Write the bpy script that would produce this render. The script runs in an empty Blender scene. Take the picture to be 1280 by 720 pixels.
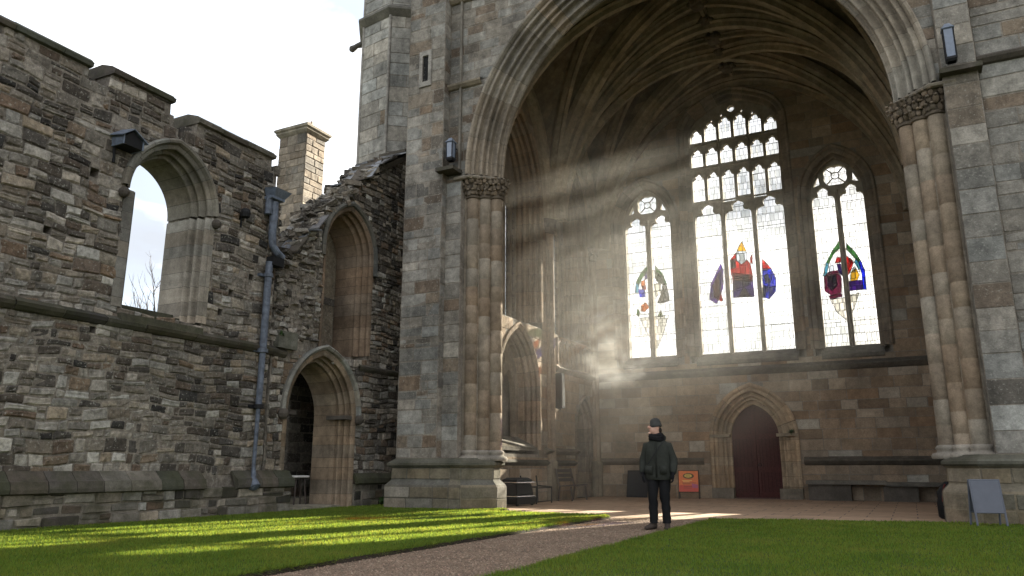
import bpy, bmesh, math, random
import numpy as np
from mathutils import Vector, Matrix
from mathutils.geometry import delaunay_2d_cdt

rnd = random.Random(11)
R = math.radians
PI = math.pi
scene = bpy.context.scene
COL = scene.collection

# ------------------------------------------------------------------ camera, sky, sun, exposure
cam_d = bpy.data.cameras.new('camera')
cam = bpy.data.objects.new('camera', cam_d)
COL.objects.link(cam)
cam.location = (0, 0, 1.0)
cam.rotation_euler = (R(90 + 13.3245), 0, R(27.119))
cam_d.sensor_width = 36
cam_d.lens = 26.72
cam_d.clip_end = 3000
scene.camera = cam

SUN_EL, SUN_AZ = 26.5, 17.0          # azimuth measured from +Y towards +X
world = bpy.data.worlds.new('World')
scene.world = world
world.use_nodes = True
wn, wl = world.node_tree.nodes, world.node_tree.links
wn.clear()
w_out = wn.new('ShaderNodeOutputWorld')
w_bg = wn.new('ShaderNodeBackground')
w_sky = wn.new('ShaderNodeTexSky')
w_sky.sky_type = 'NISHITA'
w_sky.sun_disc = False
w_sky.sun_elevation = R(SUN_EL)
w_sky.sun_rotation = R(SUN_AZ)
w_sky.air_density = 1.0
w_sky.dust_density = 2.0
w_sky.ozone_density = 1.0
# thin bright cloud cover over the blue
w_geo = wn.new('ShaderNodeTexCoord')
w_map = wn.new('ShaderNodeMapping')
w_map.inputs['Scale'].default_value = (1.2, 1.2, 2.6)
w_noise = wn.new('ShaderNodeTexNoise')
w_noise.inputs['Scale'].default_value = 1.7
w_noise.inputs['Detail'].default_value = 6
w_ramp = wn.new('ShaderNodeValToRGB')
w_ramp.color_ramp.elements[0].position = 0.30
w_ramp.color_ramp.elements[0].color = (0.68, 0.68, 0.68, 1)
w_ramp.color_ramp.elements[1].position = 0.60
w_ramp.color_ramp.elements[1].color = (0.97, 0.97, 0.97, 1)
w_mix = wn.new('ShaderNodeMixRGB')
w_n2 = wn.new('ShaderNodeTexNoise')
w_n2.inputs['Scale'].default_value = 2.3
w_n2.inputs['Detail'].default_value = 7
w_r2 = wn.new('ShaderNodeValToRGB')
w_r2.color_ramp.elements[0].position = 0.46
w_r2.color_ramp.elements[0].color = (1.08, 1.13, 1.22, 1)
w_r2.color_ramp.elements[1].position = 0.62
w_r2.color_ramp.elements[1].color = (3.9, 3.8, 3.65, 1)
wl.new(w_map.outputs['Vector'], w_n2.inputs['Vector'])
wl.new(w_n2.outputs['Fac'], w_r2.inputs['Fac'])
wl.new(w_r2.outputs['Color'], w_mix.inputs['Color2'])
w_bg.inputs['Strength'].default_value = 0.08
wl.new(w_geo.outputs['Generated'], w_map.inputs['Vector'])
wl.new(w_map.outputs['Vector'], w_noise.inputs['Vector'])
wl.new(w_noise.outputs['Fac'], w_ramp.inputs['Fac'])
wl.new(w_ramp.outputs['Color'], w_mix.inputs['Fac'])
wl.new(w_sky.outputs['Color'], w_mix.inputs['Color1'])
wl.new(w_mix.outputs['Color'], w_bg.inputs['Color'])
wl.new(w_bg.outputs['Background'], w_out.inputs['Surface'])

sun_d = bpy.data.lights.new('sun', 'SUN')
sun_d.energy = 3.7
sun_d.angle = R(0.55)
sun_d.color = (1.0, 0.93, 0.80)
sun = bpy.data.objects.new('sun', sun_d)
COL.objects.link(sun)
sun.location = (20, 60, 40)
sv = Vector((math.sin(R(SUN_AZ)) * math.cos(R(SUN_EL)), math.cos(R(SUN_AZ)) * math.cos(R(SUN_EL)), math.sin(R(SUN_EL))))
sun.rotation_euler = sv.to_track_quat('Z', 'Y').to_euler()

scene.view_settings.view_transform = 'Standard'
scene.view_settings.look = 'None'
scene.view_settings.gamma = 1
scene.view_settings.use_curve_mapping = False
scene.view_settings.exposure = 3.2
scene.render.engine = 'CYCLES'
cy = scene.cycles
cy.use_denoising = True
cy.max_bounces = 8
cy.diffuse_bounces = 5
cy.glossy_bounces = 2
cy.transmission_bounces = 4
cy.transparent_max_bounces = 16
cy.volume_bounces = 1
cy.volume_step_rate = 1.0
cy.volume_max_steps = 128
cy.sample_clamp_indirect = 6


# ------------------------------------------------------------------ helpers
class MB:
    """collects polygons, each with its own stone tone"""
    def __init__(self):
        self.v, self.f, self.c = [], [], []

    def poly(self, pts, col):
        n = len(self.v)
        self.v.extend([tuple(p) for p in pts])
        self.f.append(list(range(n, n + len(pts))))
        self.c.append(col)

    def grid(self, rows, col, closed=False, colf=None):
        """rows: list of equal-length point lists -> shared-vertex quads"""
        n0 = len(self.v)
        m = len(rows[0])
        for r in rows:
            self.v.extend([tuple(p) for p in r])
        for i in range(len(rows) - 1):
            for j in range(m if closed else m - 1):
                k = (j + 1) % m
                self.f.append([n0 + i * m + j, n0 + i * m + k, n0 + (i + 1) * m + k, n0 + (i + 1) * m + j])
                self.c.append(colf(i, j) if colf else col)

    def cap(self, ring, col):
        self.poly(ring, col)

    def box(self, a, b, col, place=None):
        (x0, y0, z0), (x1, y1, z1) = a, b
        p = [(x0, y0, z0), (x1, y0, z0), (x1, y1, z0), (x0, y1, z0), (x0, y0, z1), (x1, y0, z1), (x1, y1, z1), (x0, y1, z1)]
        if place:
            p = [place(*q) for q in p]
        n = len(self.v)
        self.v.extend(p)
        for q in ((0, 3, 2, 1), (4, 5, 6, 7), (0, 1, 5, 4), (1, 2, 6, 5), (2, 3, 7, 6), (3, 0, 4, 7)):
            self.f.append([n + i for i in q])
            self.c.append(col)

    def bar(self, a, b, r, col, n=8, r2=None, capped=True):
        tube(self, [a, b], [r, r if r2 is None else r2], col, n, capped)

    def build(self, name, mat, parent=None, smooth=False, loc=None):
        me = bpy.data.meshes.new(name)
        me.from_pydata(self.v, [], self.f)
        at = me.attributes.new('tone', 'FLOAT_COLOR', 'FACE')
        arr = np.ones((len(self.f), 4), dtype=np.float32)
        if self.c:
            arr[:, :3] = np.array([c[:3] for c in self.c], dtype=np.float32)
        at.data.foreach_set('color', arr.ravel())
        if smooth:
            me.polygons.foreach_set('use_smooth', [True] * len(me.polygons))
        me.materials.append(mat)
        me.update()
        o = bpy.data.objects.new(name, me)
        COL.objects.link(o)
        if parent is not None:
            o.parent = parent
            if loc is None:
                p, off = parent, Vector((0, 0, 0))
                while p is not None:
                    off += p.location
                    p = p.parent
                o.location = -off if WORLD_SPACE[0] else (0, 0, 0)
        if loc is not None:
            o.location = loc
        return o


WORLD_SPACE = [True]      # meshes are written in world coordinates unless a thing is built about its own base


def empty(name, loc, label=None, cat=None, group=None, rz=0):
    o = bpy.data.objects.new(name, None)
    COL.objects.link(o)
    o.location = loc
    o.rotation_euler = (0, 0, rz)
    tag(o, label, cat, group)
    return o


def tag(o, label=None, cat=None, group=None, kind=None):
    if label: o['label'] = label
    if cat: o['category'] = cat
    if group: o['group'] = group
    if kind: o['kind'] = kind
    return o


def tube(mb, path, radii, col, n=8, capped=True, colf=None):
    path = [Vector(p) for p in path]
    if not hasattr(radii, '__len__'):
        radii = [radii] * len(path)
    rows, up = [], None
    for i, p in enumerate(path):
        t = (path[min(i + 1, len(path) - 1)] - path[max(i - 1, 0)])
        if t.length < 1e-9: t = Vector((0, 0, 1))
        t.normalize()
        if up is None:
            up = Vector((0, 0, 1)) if abs(t.z) < 0.9 else Vector((1, 0, 0))
        s = t.cross(up).normalized()
        up = s.cross(t).normalized()
        rows.append([p + (s * math.cos(2 * PI * k / n) + up * math.sin(2 * PI * k / n)) * radii[i] for k in range(n)])
    mb.grid(rows, col, closed=True, colf=colf)
    if capped:
        mb.cap(rows[0][::-1], col)
        mb.cap(rows[-1], col)


def lathe(mb, cx, cy_, prof, col, n=20, colf=None, caps=True):
    rows = [[(cx + r * math.cos(2 * PI * k / n), cy_ + r * math.sin(2 * PI * k / n), z) for k in range(n)] for r, z in prof]
    mb.grid(rows, col, closed=True, colf=colf)
    if caps:
        mb.cap(rows[0][::-1], col)
        mb.cap(rows[-1], col)


def ellipsoid(mb, c, r, col, n=10, m=8, rot=None):
    rows = []
    for i in range(m + 1):
        th = PI * i / m
        row = []
        for k in range(n):
            ph = 2 * PI * k / n
            p = Vector((r[0] * math.sin(th) * math.cos(ph), r[1] * math.sin(th) * math.sin(ph), r[2] * math.cos(th)))
            if rot: p = rot @ p
            row.append(Vector(c) + p)
        rows.append(row)
    mb.grid(rows, col, closed=True)


def in_poly(x, y, poly):
    c = False
    j = len(poly) - 1
    for i in range(len(poly)):
        xi, yi = poly[i]; xj, yj = poly[j]
        if (yi > y) != (yj > y) and x < (xj - xi) * (y - yi) / (yj - yi) + xi:
            c = not c
        j = i
    return c


def prism(mb, outer, holes, place, w0, w1, col, back=True):
    """a plate with holes: outer and holes are (u, v) loops, place maps (u, v, w) to space"""
    vs, es = [], []
    for loop in [outer] + holes:
        n = len(vs)
        vs += [Vector((a, b)) for a, b in loop]
        es += [(n + i, n + (i + 1) % len(loop)) for i in range(len(loop))]
    r = delaunay_2d_cdt(vs, es, [], 0, 1e-5)
    V2, F2 = r[0], r[2]
    n1 = len(mb.v)
    mb.v.extend([tuple(place(p[0], p[1], w1)) for p in V2])
    n0 = len(mb.v)
    mb.v.extend([tuple(place(p[0], p[1], w0)) for p in V2])
    for t in F2:
        cx = sum(V2[i][0] for i in t) / 3; cy_ = sum(V2[i][1] for i in t) / 3
        if not in_poly(cx, cy_, outer) or any(in_poly(cx, cy_, h) for h in holes):
            continue
        mb.f.append([n1 + i for i in t]); mb.c.append(col)
        if back:
            mb.f.append([n0 + i for i in reversed(t)]); mb.c.append(col)
    for loop in [outer] + holes:
        k = len(loop)
        mb.grid([[place(a, b, w1) for a, b in loop], [place(a, b, w0) for a, b in loop]], col, closed=True)


def rebated(mb, outline, loops, place, back_w, front_w, col, plain=(), step=-0.46):
    """a wall plate whose openings are wider in front (to hold the mouldings) than behind"""
    prism(mb, outline, [grow(l, 0.03) for l, r in loops] + list(plain), place, back_w, step, col)
    prism(mb, outline, [grow(l, r) for l, r in loops] + list(plain), place, step, front_w, col, back=False)


def arch_pts(c, w, spring, rise, n=14, kind=None):
    """points of an arch from the left springing over the apex to the right one"""
    L = []
    if kind == 'four':
        r = w * 0.60
        best = None
        for i in range(5, 89):
            a = R(i)                                  # angle from the horizontal-left radius
            px, pz = -w + r - r * math.cos(a), r * math.sin(a)
            tx, tz = math.sin(a), math.cos(a)
            z0 = pz + (-px) / tx * tz
            if best is None or abs(z0 - rise) < best[0]:
                best = (abs(z0 - rise), a)
        a1 = best[1]
        for i in range(n // 2 + 1):
            a = a1 * i / (n // 2)
            L.append((-w + r - r * math.cos(a), r * math.sin(a)))
        px, pz = L[-1]
        for i in range(1, n // 2 + 1):
            t = i / (n // 2)
            L.append((px + (0 - px) * t, pz + (rise - pz) * t + 0.03 * w * math.sin(PI * t)))
    else:
        rad = (rise * rise + w * w) / (2 * w)
        amax = math.asin(min(1, rise / rad))
        if rad - w < 0: amax = PI - amax if rise < rad else amax
        for i in range(n + 1):
            a = amax * i / n
            L.append((-w + rad - rad * math.cos(a), rad * math.sin(a)))
        L[-1] = (0.0, rise)
    pts = [(c + x, spring + z) for x, z in L]
    pts += [(c - x, spring + z) for x, z in reversed(L[:-1])]
    return pts


def opening(c, w, sill, spring, rise, kind=None, n=14):
    """closed loop of an arched opening, starting and ending at the sill"""
    return [(c - w, sill)] + arch_pts(c, w, spring, rise, n, kind) + [(c + w, sill)]


def grow(loop, d):
    return offset_poly(loop, -d)


def loop_span(loop, grow=0.0):
    """function (v0, v1) -> blocked (u0, u1) of an opening between two heights"""
    us = [p[0] for p in loop]; vs = [p[1] for p in loop]
    vmin, vmax = min(vs), max(vs) + 1.35 * max(grow, 0)
    c = (min(us) + max(us)) / 2
    def f(v0, v1):
        if v1 <= vmin or v0 >= vmax: return None
        lo, hi = 1e9, -1e9
        for k in range(6):
            v = v0 + (v1 - v0) * k / 5
            if v < vmin or v > max(vs): continue
            j = len(loop) - 1
            for i in range(len(loop)):
                (ui, vi), (uj, vj) = loop[i], loop[j]
                if (vi > v) != (vj > v):
                    u = ui + (v - vi) * (uj - ui) / (vj - vi)
                    lo = min(lo, u); hi = max(hi, u)
                j = i
        if hi < lo:
            half = min(grow * 1.2, max(0.05, 1.41 * grow - (v0 - max(vs))))
            return c - half, c + half
        return lo - grow, hi + grow
    return f


def masonry(mb, place, u0, u1, v0, v1, tone, spans=(), top=None, course=(0.16, 0.34), length=(0.25, 0.7),
            joint=0.018, depth=(0.02, 0.06), rough=0.012, split=0.0, bev=0.02, keep=None, ends=None, n=3):
    v = v0
    while v < v1 - 0.02:
        h = rnd.uniform(*course)
        if v + h > v1 - 0.09: h = v1 - v
        va, vb = v, v + h
        v = vb
        free = [(u0, u1)]
        if ends:
            e = ends(va, vb)
            free = [(max(u0, e[0]), min(u1, e[1]))]
        for s in spans:
            b = s(va, vb)
            if b is None: continue
            nf = []
            for a, c in free:
                if b[0] > a: nf.append((a, min(c, b[0])))
                if b[1] < c: nf.append((max(a, b[1]), c))
            free = [x for x in nf if x[1] - x[0] > 0.04]
        for a, c in free:
            u = a
            while u < c - 0.03:
                l = rnd.uniform(*length)
                if h < 0.2: l *= 0.85
                if u + l > c - length[0] * 0.5: l = c - u
                ua, ub = u, u + l
                u = ub
                um = (ua + ub) / 2
                if top is not None and vb > top(um) + rnd.uniform(0, 0.10): continue
                if keep is not None and not keep(um, (va + vb) / 2): continue
                cells = [(va, vb)]
                if split and rnd.random() < split and h > 0.2:
                    m = va + h * rnd.uniform(0.38, 0.62)
                    cells = [(va, m), (m, vb)]
                for (ca, cb) in cells:
                    parts_ = [(ua, ub)]
                    if len(cells) == 2 and rnd.random() < 0.5 and l > 0.34:
                        mm = ua + l * rnd.uniform(0.35, 0.65)
                        parts_ = [(ua, mm), (mm, ub)]
                    for (pa, pb) in parts_:
                        stone(mb, place, pa, pb, ca, cb, tone((pa + pb) / 2, (ca + cb) / 2), joint, depth, rough, bev, n)


def stone(mb, place, ua, ub, va, vb, col, joint, depth, rough, bev, n=3):
    j = joint / 2
    ua += j * rnd.uniform(0.5, 1.5); ub -= j * rnd.uniform(0.5, 1.5)
    va += j * rnd.uniform(0.5, 1.5); vb -= j * rnd.uniform(0.5, 1.5)
    if ub - ua < 0.015 or vb - va < 0.015: return
    d = rnd.uniform(*depth)
    jit = lambda: rnd.uniform(-rough, rough)
    base = [(ua, va), (ub, va), (ub, vb), (ua, vb)]
    cj = [(a + jit(), b + jit()) for a, b in base]
    bb = min(bev, (ub - ua) * 0.25, (vb - va) * 0.25)
    def bil(s, t):
        return (cj[0][0] * (1 - s) * (1 - t) + cj[1][0] * s * (1 - t) + cj[2][0] * s * t + cj[3][0] * (1 - s) * t,
                cj[0][1] * (1 - s) * (1 - t) + cj[1][1] * s * (1 - t) + cj[2][1] * s * t + cj[3][1] * (1 - s) * t)
    tl, tv = bb / (ub - ua), bb / (vb - va)
    tilt_u, tilt_v = rnd.uniform(-rough, rough) * 0.8, rnd.uniform(-rough, rough) * 0.8
    rows = []
    S = [tl + (1 - 2 * tl) * i / (n - 1) for i in range(n)]
    T = [tv + (1 - 2 * tv) * i / (n - 1) for i in range(n)]
    SS = [0.0] + S + [1.0]
    TT = [0.0] + T + [1.0]
    for ti, t in enumerate(TT):
        row = []
        for si, s in enumerate(SS):
            edge = si in (0, len(SS) - 1) or ti in (0, len(TT) - 1)
            p = bil(s, t)
            w = -0.01 if edge else d + (s - 0.5) * tilt_u + (t - 0.5) * tilt_v + rnd.uniform(-1, 1) * rough * 0.45
            row.append(place(p[0], p[1], w))
        rows.append(row)
    mb.grid(rows, col)


def sweep(mb, path, prof, place, col, closed=False, seg=None, colf=None):
    """moulding: prof = (outward offset in the wall plane, height off the wall) along a path in (u, v)"""
    jointed = None
    if seg and not closed and colf is None:
        path, jointed, cols = with_joints(path, seg, col)
        colf = lambda i, j: cols[i]
    n = len(path)
    nor = []
    for i in range(n):
        a = path[i - 1] if (i > 0 or closed) else None
        b = path[(i + 1) % n] if (i < n - 1 or closed) else None
        p = path[i]
        ds = []
        for q0, q1 in ((a, p), (p, b)):
            if q0 is None or q1 is None: continue
            dx, dy = q1[0] - q0[0], q1[1] - q0[1]
            L = math.hypot(dx, dy) or 1
            ds.append((-dy / L, dx / L))
        if len(ds) == 2:
            mx, my = ds[0][0] + ds[1][0], ds[0][1] + ds[1][1]
            L = math.hypot(mx, my) or 1
            mx, my = mx / L, my / L
            k = max(0.5, mx * ds[0][0] + my * ds[0][1])
            nor.append((mx / k, my / k))
        else:
            nor.append(ds[0])
    rows = [[place(p[0] + m[0] * r, p[1] + m[1] * r, w) for r, w in prof] for p, m in zip(path, nor)]
    if closed: rows.append(rows[0])
    mb.grid(rows, col, colf=colf)
    return rows


def with_joints(path, seg, col, gap=0.012):
    """cuts a moulding into stones of about seg metres with a thin mortar joint between them"""
    cum = [0.0]
    for a, b in zip(path, path[1:]): cum.append(cum[-1] + math.hypot(b[0] - a[0], b[1] - a[1]))
    cuts, t = [], seg * rnd.uniform(0.5, 1.0)
    while t < cum[-1] - seg * 0.4:
        cuts.append(t); t += seg * rnd.uniform(0.75, 1.25)
    marks = sorted([(c, 0) for c in cum] + [(c - gap / 2, 1) for c in cuts] + [(c + gap / 2, 2) for c in cuts])
    out, cols, cur = [], [], vary(col, 0.22, 0.06)
    k = 0
    inside = False
    last = None
    for c, kind in marks:
        if last is not None and c - last < 1e-4: 
            if kind == 1: inside = True; cols[-1:] = cols[-1:]
            if kind == 2: inside = False
            continue
        if inside and kind == 0: continue
        while k < len(cum) - 2 and cum[k + 1] < c: k += 1
        L = cum[k + 1] - cum[k] or 1
        f = min(1, max(0, (c - cum[k]) / L))
        out.append((path[k][0] + (path[k + 1][0] - path[k][0]) * f, path[k][1] + (path[k + 1][1] - path[k][1]) * f))
        if kind == 1: inside = True
        if kind == 2:
            inside = False; cur = vary(col, 0.22, 0.06)
        cols.append(tuple(x * 0.5 for x in col) if inside else cur)
        last = c
    return out, True, cols


def densify(path, step):
    out = []
    for i in range(len(path) - 1):
        a, b = path[i], path[i + 1]
        k = max(1, int(math.hypot(b[0] - a[0], b[1] - a[1]) / step))
        for j in range(k):
            out.append((a[0] + (b[0] - a[0]) * j / k, a[1] + (b[1] - a[1]) * j / k))
    out.append(path[-1])
    return out


def rolls(r0, w0, r1, w1, n, amp=0.06, per=7, seed=0):
    """moulded profile between two points: rolls with sharp hollows between them"""
    rr = random.Random(seed)
    dr, dw = r1 - r0, w1 - w0
    L = math.hypot(dr, dw)
    nr, nw = dw / L, -dr / L          # towards the opening's void
    if nr > 0 or nw < 0: nr, nw = -nr, -nw
    cuts = [0.0]
    for i in range(n):
        cuts.append(cuts[-1] + (1.0 if i % 2 == 0 else 0.6) * rr.uniform(0.8, 1.2))
    cuts = [c / cuts[-1] for c in cuts]
    P = []
    for i in range(n):
        a, b = cuts[i], cuts[i + 1]
        am = amp * 1.5 if i % 2 == 0 else -amp * 1.1
        for k in range(per):
            t = k / per
            s = a + (b - a) * t
            o = am * math.sin(PI * t) * (b - a) * n
            P.append((r0 + dr * s + nr * o, w0 + dw * s + nw * o))
    P.append((r1, w1))
    return P


def vary(c, a=0.12, hue=0.04):
    k = 1 + rnd.uniform(-a, a)
    h = rnd.uniform(-hue, hue)
    return (c[0] * k * (1 + h), c[1] * k, c[2] * k * (1 - h))


def pick(pal):
    x = rnd.random() * sum(p[0] for p in pal)
    for w, c in pal:
        x -= w
        if x <= 0: return vary(c, 0.18, 0.05)
    return vary(pal[-1][1])


def place_x(X, s=1):       # a wall facing +X (s=1) or -X: u = Y, v = Z
    return lambda u, v, w: (X + s * w, u, v)


def place_y(Y, s=-1):      # a wall facing -Y: u = X, v = Z
    return lambda u, v, w: (u, Y + s * w, v)


def place_line(p, q):      # a vertical face through two plan points, looking out to the right of p->q
    d = Vector((q[0] - p[0], q[1] - p[1]))
    L = d.length
    d /= L
    nx, ny = d.y, -d.x
    return (lambda u, v, w: (p[0] + d.x * u + nx * w, p[1] + d.y * u + ny * w, v)), L


def offset_poly(poly, o):
    n = len(poly)
    out = []
    for i in range(n):
        a, p, b = Vector(poly[i - 1]), Vector(poly[i]), Vector(poly[(i + 1) % n])
        d0, d1 = (p - a).normalized(), (b - p).normalized()
        n0, n1 = Vector((d0.y, -d0.x)), Vector((d1.y, -d1.x))
        m = n0 + n1
        if m.length < 1e-6: m = n0
        m.normalize()
        k = max(0.4, m.dot(n0))
        q = p + m * (o / k)
        out.append((q.x, q.y))
    return out


def loft(mb, poly, rings, col, seg=None):
    """counter-clockwise plan outline lofted through (z, offset) rings"""
    rows = []
    for z, o in rings:
        rows.append([(x, y, z) for x, y in offset_poly(poly, o)])
    mb.grid(rows, col, closed=True, colf=(lambda i, j: vary(col, 0.12)) if seg else None)
    mb.cap(rows[-1], col)


# ------------------------------------------------------------------ materials
def nodes_of(name):
    m = bpy.data.materials.new(name)
    m.use_nodes = True
    nt = m.node_tree
    nt.nodes.clear()
    out = nt.nodes.new('ShaderNodeOutputMaterial')
    return m, nt, out


def N(nt, typ, **kw):
    n = nt.nodes.new(typ)
    for k, v in kw.items():
        if k in n.inputs: n.inputs[k].default_value = v
        else: setattr(n, k, v)
    return n


def ramp(nt, stops):
    r = nt.nodes.new('ShaderNodeValToRGB')
    e = r.color_ramp.elements
    while len(e) < len(stops): e.new(0.5)
    for i, (p, c) in enumerate(stops):
        e[i].position = p
        e[i].color = c if len(c) == 4 else (*c, 1)
    return r


def mult(nt, a, b, fac=1.0, mode='MULTIPLY'):
    m = nt.nodes.new('ShaderNodeMixRGB')
    m.blend_type = mode
    m.inputs['Fac'].default_value = fac
    for s, v in (('Color1', a), ('Color2', b)):
        if isinstance(v, tuple): m.inputs[s].default_value = v if len(v) == 4 else (*v, 1)
        else: nt.links.new(v, m.inputs[s])
    return m


def stone_mat(name, grain=(0.72, 1.25), soot=0.5, soot_scale=0.5, moss=0.0, bump=0.35, scale=9.0, lichen=0.0, rough=0.92, blotch=0.22):
    m, nt, out = nodes_of(name)
    L = nt.links.new
    tc = N(nt, 'ShaderNodeTexCoord')
    at = N(nt, 'ShaderNodeAttribute', attribute_name='tone')
    n1 = N(nt, 'ShaderNodeTexNoise', Scale=scale, Detail=8.0, Roughness=0.65)
    n2 = N(nt, 'ShaderNodeTexNoise', Scale=scale * 5.3, Detail=5.0, Roughness=0.7)
    L(tc.outputs['Object'], n1.inputs['Vector']); L(tc.outputs['Object'], n2.inputs['Vector'])
    r1 = ramp(nt, [(0.28, (grain[0],) * 3), (0.72, (grain[1],) * 3)])
    L(n1.outputs['Fac'], r1.inputs['Fac'])
    r2 = ramp(nt, [(0.3, (0.78,) * 3), (0.7, (1.18,) * 3)])
    L(n2.outputs['Fac'], r2.inputs['Fac'])
    c = mult(nt, at.outputs['Color'], r1.outputs['Color'])
    c = mult(nt, c.outputs['Color'], r2.outputs['Color'])
    nb = N(nt, 'ShaderNodeTexNoise', Scale=scale * 0.36, Detail=6.0, Roughness=0.62, Distortion=0.4)
    L(tc.outputs['Object'], nb.inputs['Vector'])
    rb = ramp(nt, [(0.32, (1 - blotch,) * 3), (0.68, (1 + blotch * 0.8,) * 3)])
    L(nb.outputs['Fac'], rb.inputs['Fac'])
    c = mult(nt, c.outputs['Color'], rb.outputs['Color'])
    # soot and rain staining, stretched down the wall
    mp = N(nt, 'ShaderNodeMapping')
    mp.inputs['Scale'].default_value = (1, 1, 0.35)
    L(tc.outputs['Object'], mp.inputs['Vector'])
    n3 = N(nt, 'ShaderNodeTexNoise', Scale=soot_scale * 2, Detail=7.0, Roughness=0.6)
    L(mp.outputs['Vector'], n3.inputs['Vector'])
    r3 = ramp(nt, [(0.38, (1, 1, 1)), (0.66, (0, 0, 0))])
    L(n3.outputs['Fac'], r3.inputs['Fac'])
    inv = mult(nt, (1, 1, 1), r3.outputs['Color'], soot)
    c = mult(nt, c.outputs['Color'], inv.outputs['Color'], 0.8)
    if lichen:
        n5 = N(nt, 'ShaderNodeTexNoise', Scale=22.0, Detail=4.0)
        L(tc.outputs['Object'], n5.inputs['Vector'])
        r5 = ramp(nt, [(0.60, (0, 0, 0)), (0.68, (lichen,) * 3)])
        L(n5.outputs['Fac'], r5.inputs['Fac'])
        k = mult(nt, c.outputs['Color'], (0.42, 0.41, 0.36), 1, 'MIX')
        L(r5.outputs['Color'], k.inputs['Fac'])
        c = k
    if moss:
        n4 = N(nt, 'ShaderNodeTexNoise', Scale=2.3, Detail=8.0, Roughness=0.7)
        L(tc.outputs['Object'], n4.inputs['Vector'])
        r4 = ramp(nt, [(0.42, (0, 0, 0)), (0.62, (moss,) * 3)])
        L(n4.outputs['Fac'], r4.inputs['Fac'])
        k = mult(nt, c.outputs['Color'], (0.045, 0.047, 0.022), 1, 'MIX')
        L(r4.outputs['Color'], k.inputs['Fac'])
        c = k
    b = N(nt, 'ShaderNodeBsdfPrincipled', Roughness=rough)
    b.inputs['Specular IOR Level'].default_value = 0.25
    L(c.outputs['Color'], b.inputs['Base Color'])
    add = N(nt, 'ShaderNodeMath', operation='ADD')
    L(n1.outputs['Fac'], add.inputs[0]); L(n2.outputs['Fac'], add.inputs[1])
    bp = N(nt, 'ShaderNodeBump', Strength=bump, Distance=0.03)
    L(add.outputs[0], bp.inputs['Height'])
    L(bp.outputs['Normal'], b.inputs['Normal'])
    L(b.outputs['BSDF'], out.inputs['Surface'])
    return m


def paint_mat(name, col, rough=0.5, var=0.15, metallic=0.0, bump=0.08, scale=14.0, spec=0.4):
    m, nt, out = nodes_of(name)
    L = nt.links.new
    tc = N(nt, 'ShaderNodeTexCoord')
    n1 = N(nt, 'ShaderNodeTexNoise', Scale=scale, Detail=6.0, Roughness=0.6)
    L(tc.outputs['Object'], n1.inputs['Vector'])
    r1 = ramp(nt, [(0.3, tuple(max(0, c * (1 - var)) for c in col)), (0.7, tuple(c * (1 + var) for c in col))])
    L(n1.outputs['Fac'], r1.inputs['Fac'])
    at = N(nt, 'ShaderNodeAttribute', attribute_name='tone')
    c = mult(nt, r1.outputs['Color'], at.outputs['Color'])
    b = N(nt, 'ShaderNodeBsdfPrincipled', Roughness=rough, Metallic=metallic)
    b.inputs['Specular IOR Level'].default_value = spec
    L(c.outputs['Color'], b.inputs['Base Color'])
    bp = N(nt, 'ShaderNodeBump', Strength=bump, Distance=0.01)
    L(n1.outputs['Fac'], bp.inputs['Height'])
    L(bp.outputs['Normal'], b.inputs['Normal'])
    L(b.outputs['BSDF'], out.inputs['Surface'])
    return m


def glass_mat(name):
    m, nt, out = nodes_of(name)
    L = nt.links.new
    at = N(nt, 'ShaderNodeAttribute', attribute_name='tone')
    tc = N(nt, 'ShaderNodeTexCoord')
    n1 = N(nt, 'ShaderNodeTexNoise', Scale=5.0, Detail=3.0)
    L(tc.outputs['Object'], n1.inputs['Vector'])
    r1 = ramp(nt, [(0.3, (0.93, 0.93, 0.93)), (0.7, (1, 1, 1))])
    L(n1.outputs['Fac'], r1.inputs['Fac'])
    c = mult(nt, at.outputs['Color'], r1.outputs['Color'])
    sx = N(nt, 'ShaderNodeSeparateXYZ')
    L(tc.outputs['Object'], sx.inputs[0])
    ad = N(nt, 'ShaderNodeMath', operation='ADD')
    L(sx.outputs['X'], ad.inputs[0]); L(sx.outputs['Y'], ad.inputs[1])
    cb = N(nt, 'ShaderNodeCombineXYZ')
    L(ad.outputs[0], cb.inputs['X']); L(sx.outputs['Z'], cb.inputs['Y'])
    wob = N(nt, 'ShaderNodeTexNoise', Scale=3.0, Detail=2.0)
    L(cb.outputs[0], wob.inputs['Vector'])
    wv = N(nt, 'ShaderNodeVectorMath', operation='MULTIPLY_ADD')
    wv.inputs[1].default_value = (0.05, 0.05, 0)
    L(wob.outputs['Color'], wv.inputs[0]); L(cb.outputs[0], wv.inputs[2])
    br = N(nt, 'ShaderNodeTexBrick', Scale=1.0, offset=0.35)
    br.inputs['Color1'].default_value = (1, 1, 1, 1)
    br.inputs['Color2'].default_value = (0.60, 0.61, 0.58, 1)
    br.inputs['Mortar'].default_value = (0.07, 0.07, 0.07, 1)
    br.inputs['Mortar Size'].default_value = 0.008
    br.inputs['Mortar Smooth'].default_value = 0.3
    br.inputs['Brick Width'].default_value = 0.15
    br.inputs['Row Height'].default_value = 0.27
    L(wv.outputs[0], br.inputs['Vector'])
    c = mult(nt, c.outputs['Color'], br.outputs['Color'])
    t = N(nt, 'ShaderNodeBsdfTransparent')
    L(c.outputs['Color'], t.inputs['Color'])
    g = N(nt, 'ShaderNodeBsdfGlossy', Roughness=0.25)
    g.inputs['Color'].default_value = (0.8, 0.8, 0.8, 1)
    mx = N(nt, 'ShaderNodeMixShader')
    mx.inputs['Fac'].default_value = 0.008
    L(t.outputs['BSDF'], mx.inputs[1]); L(g.outputs['BSDF'], mx.inputs[2])
    L(mx.outputs['Shader'], out.inputs['Surface'])
    return m


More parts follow.
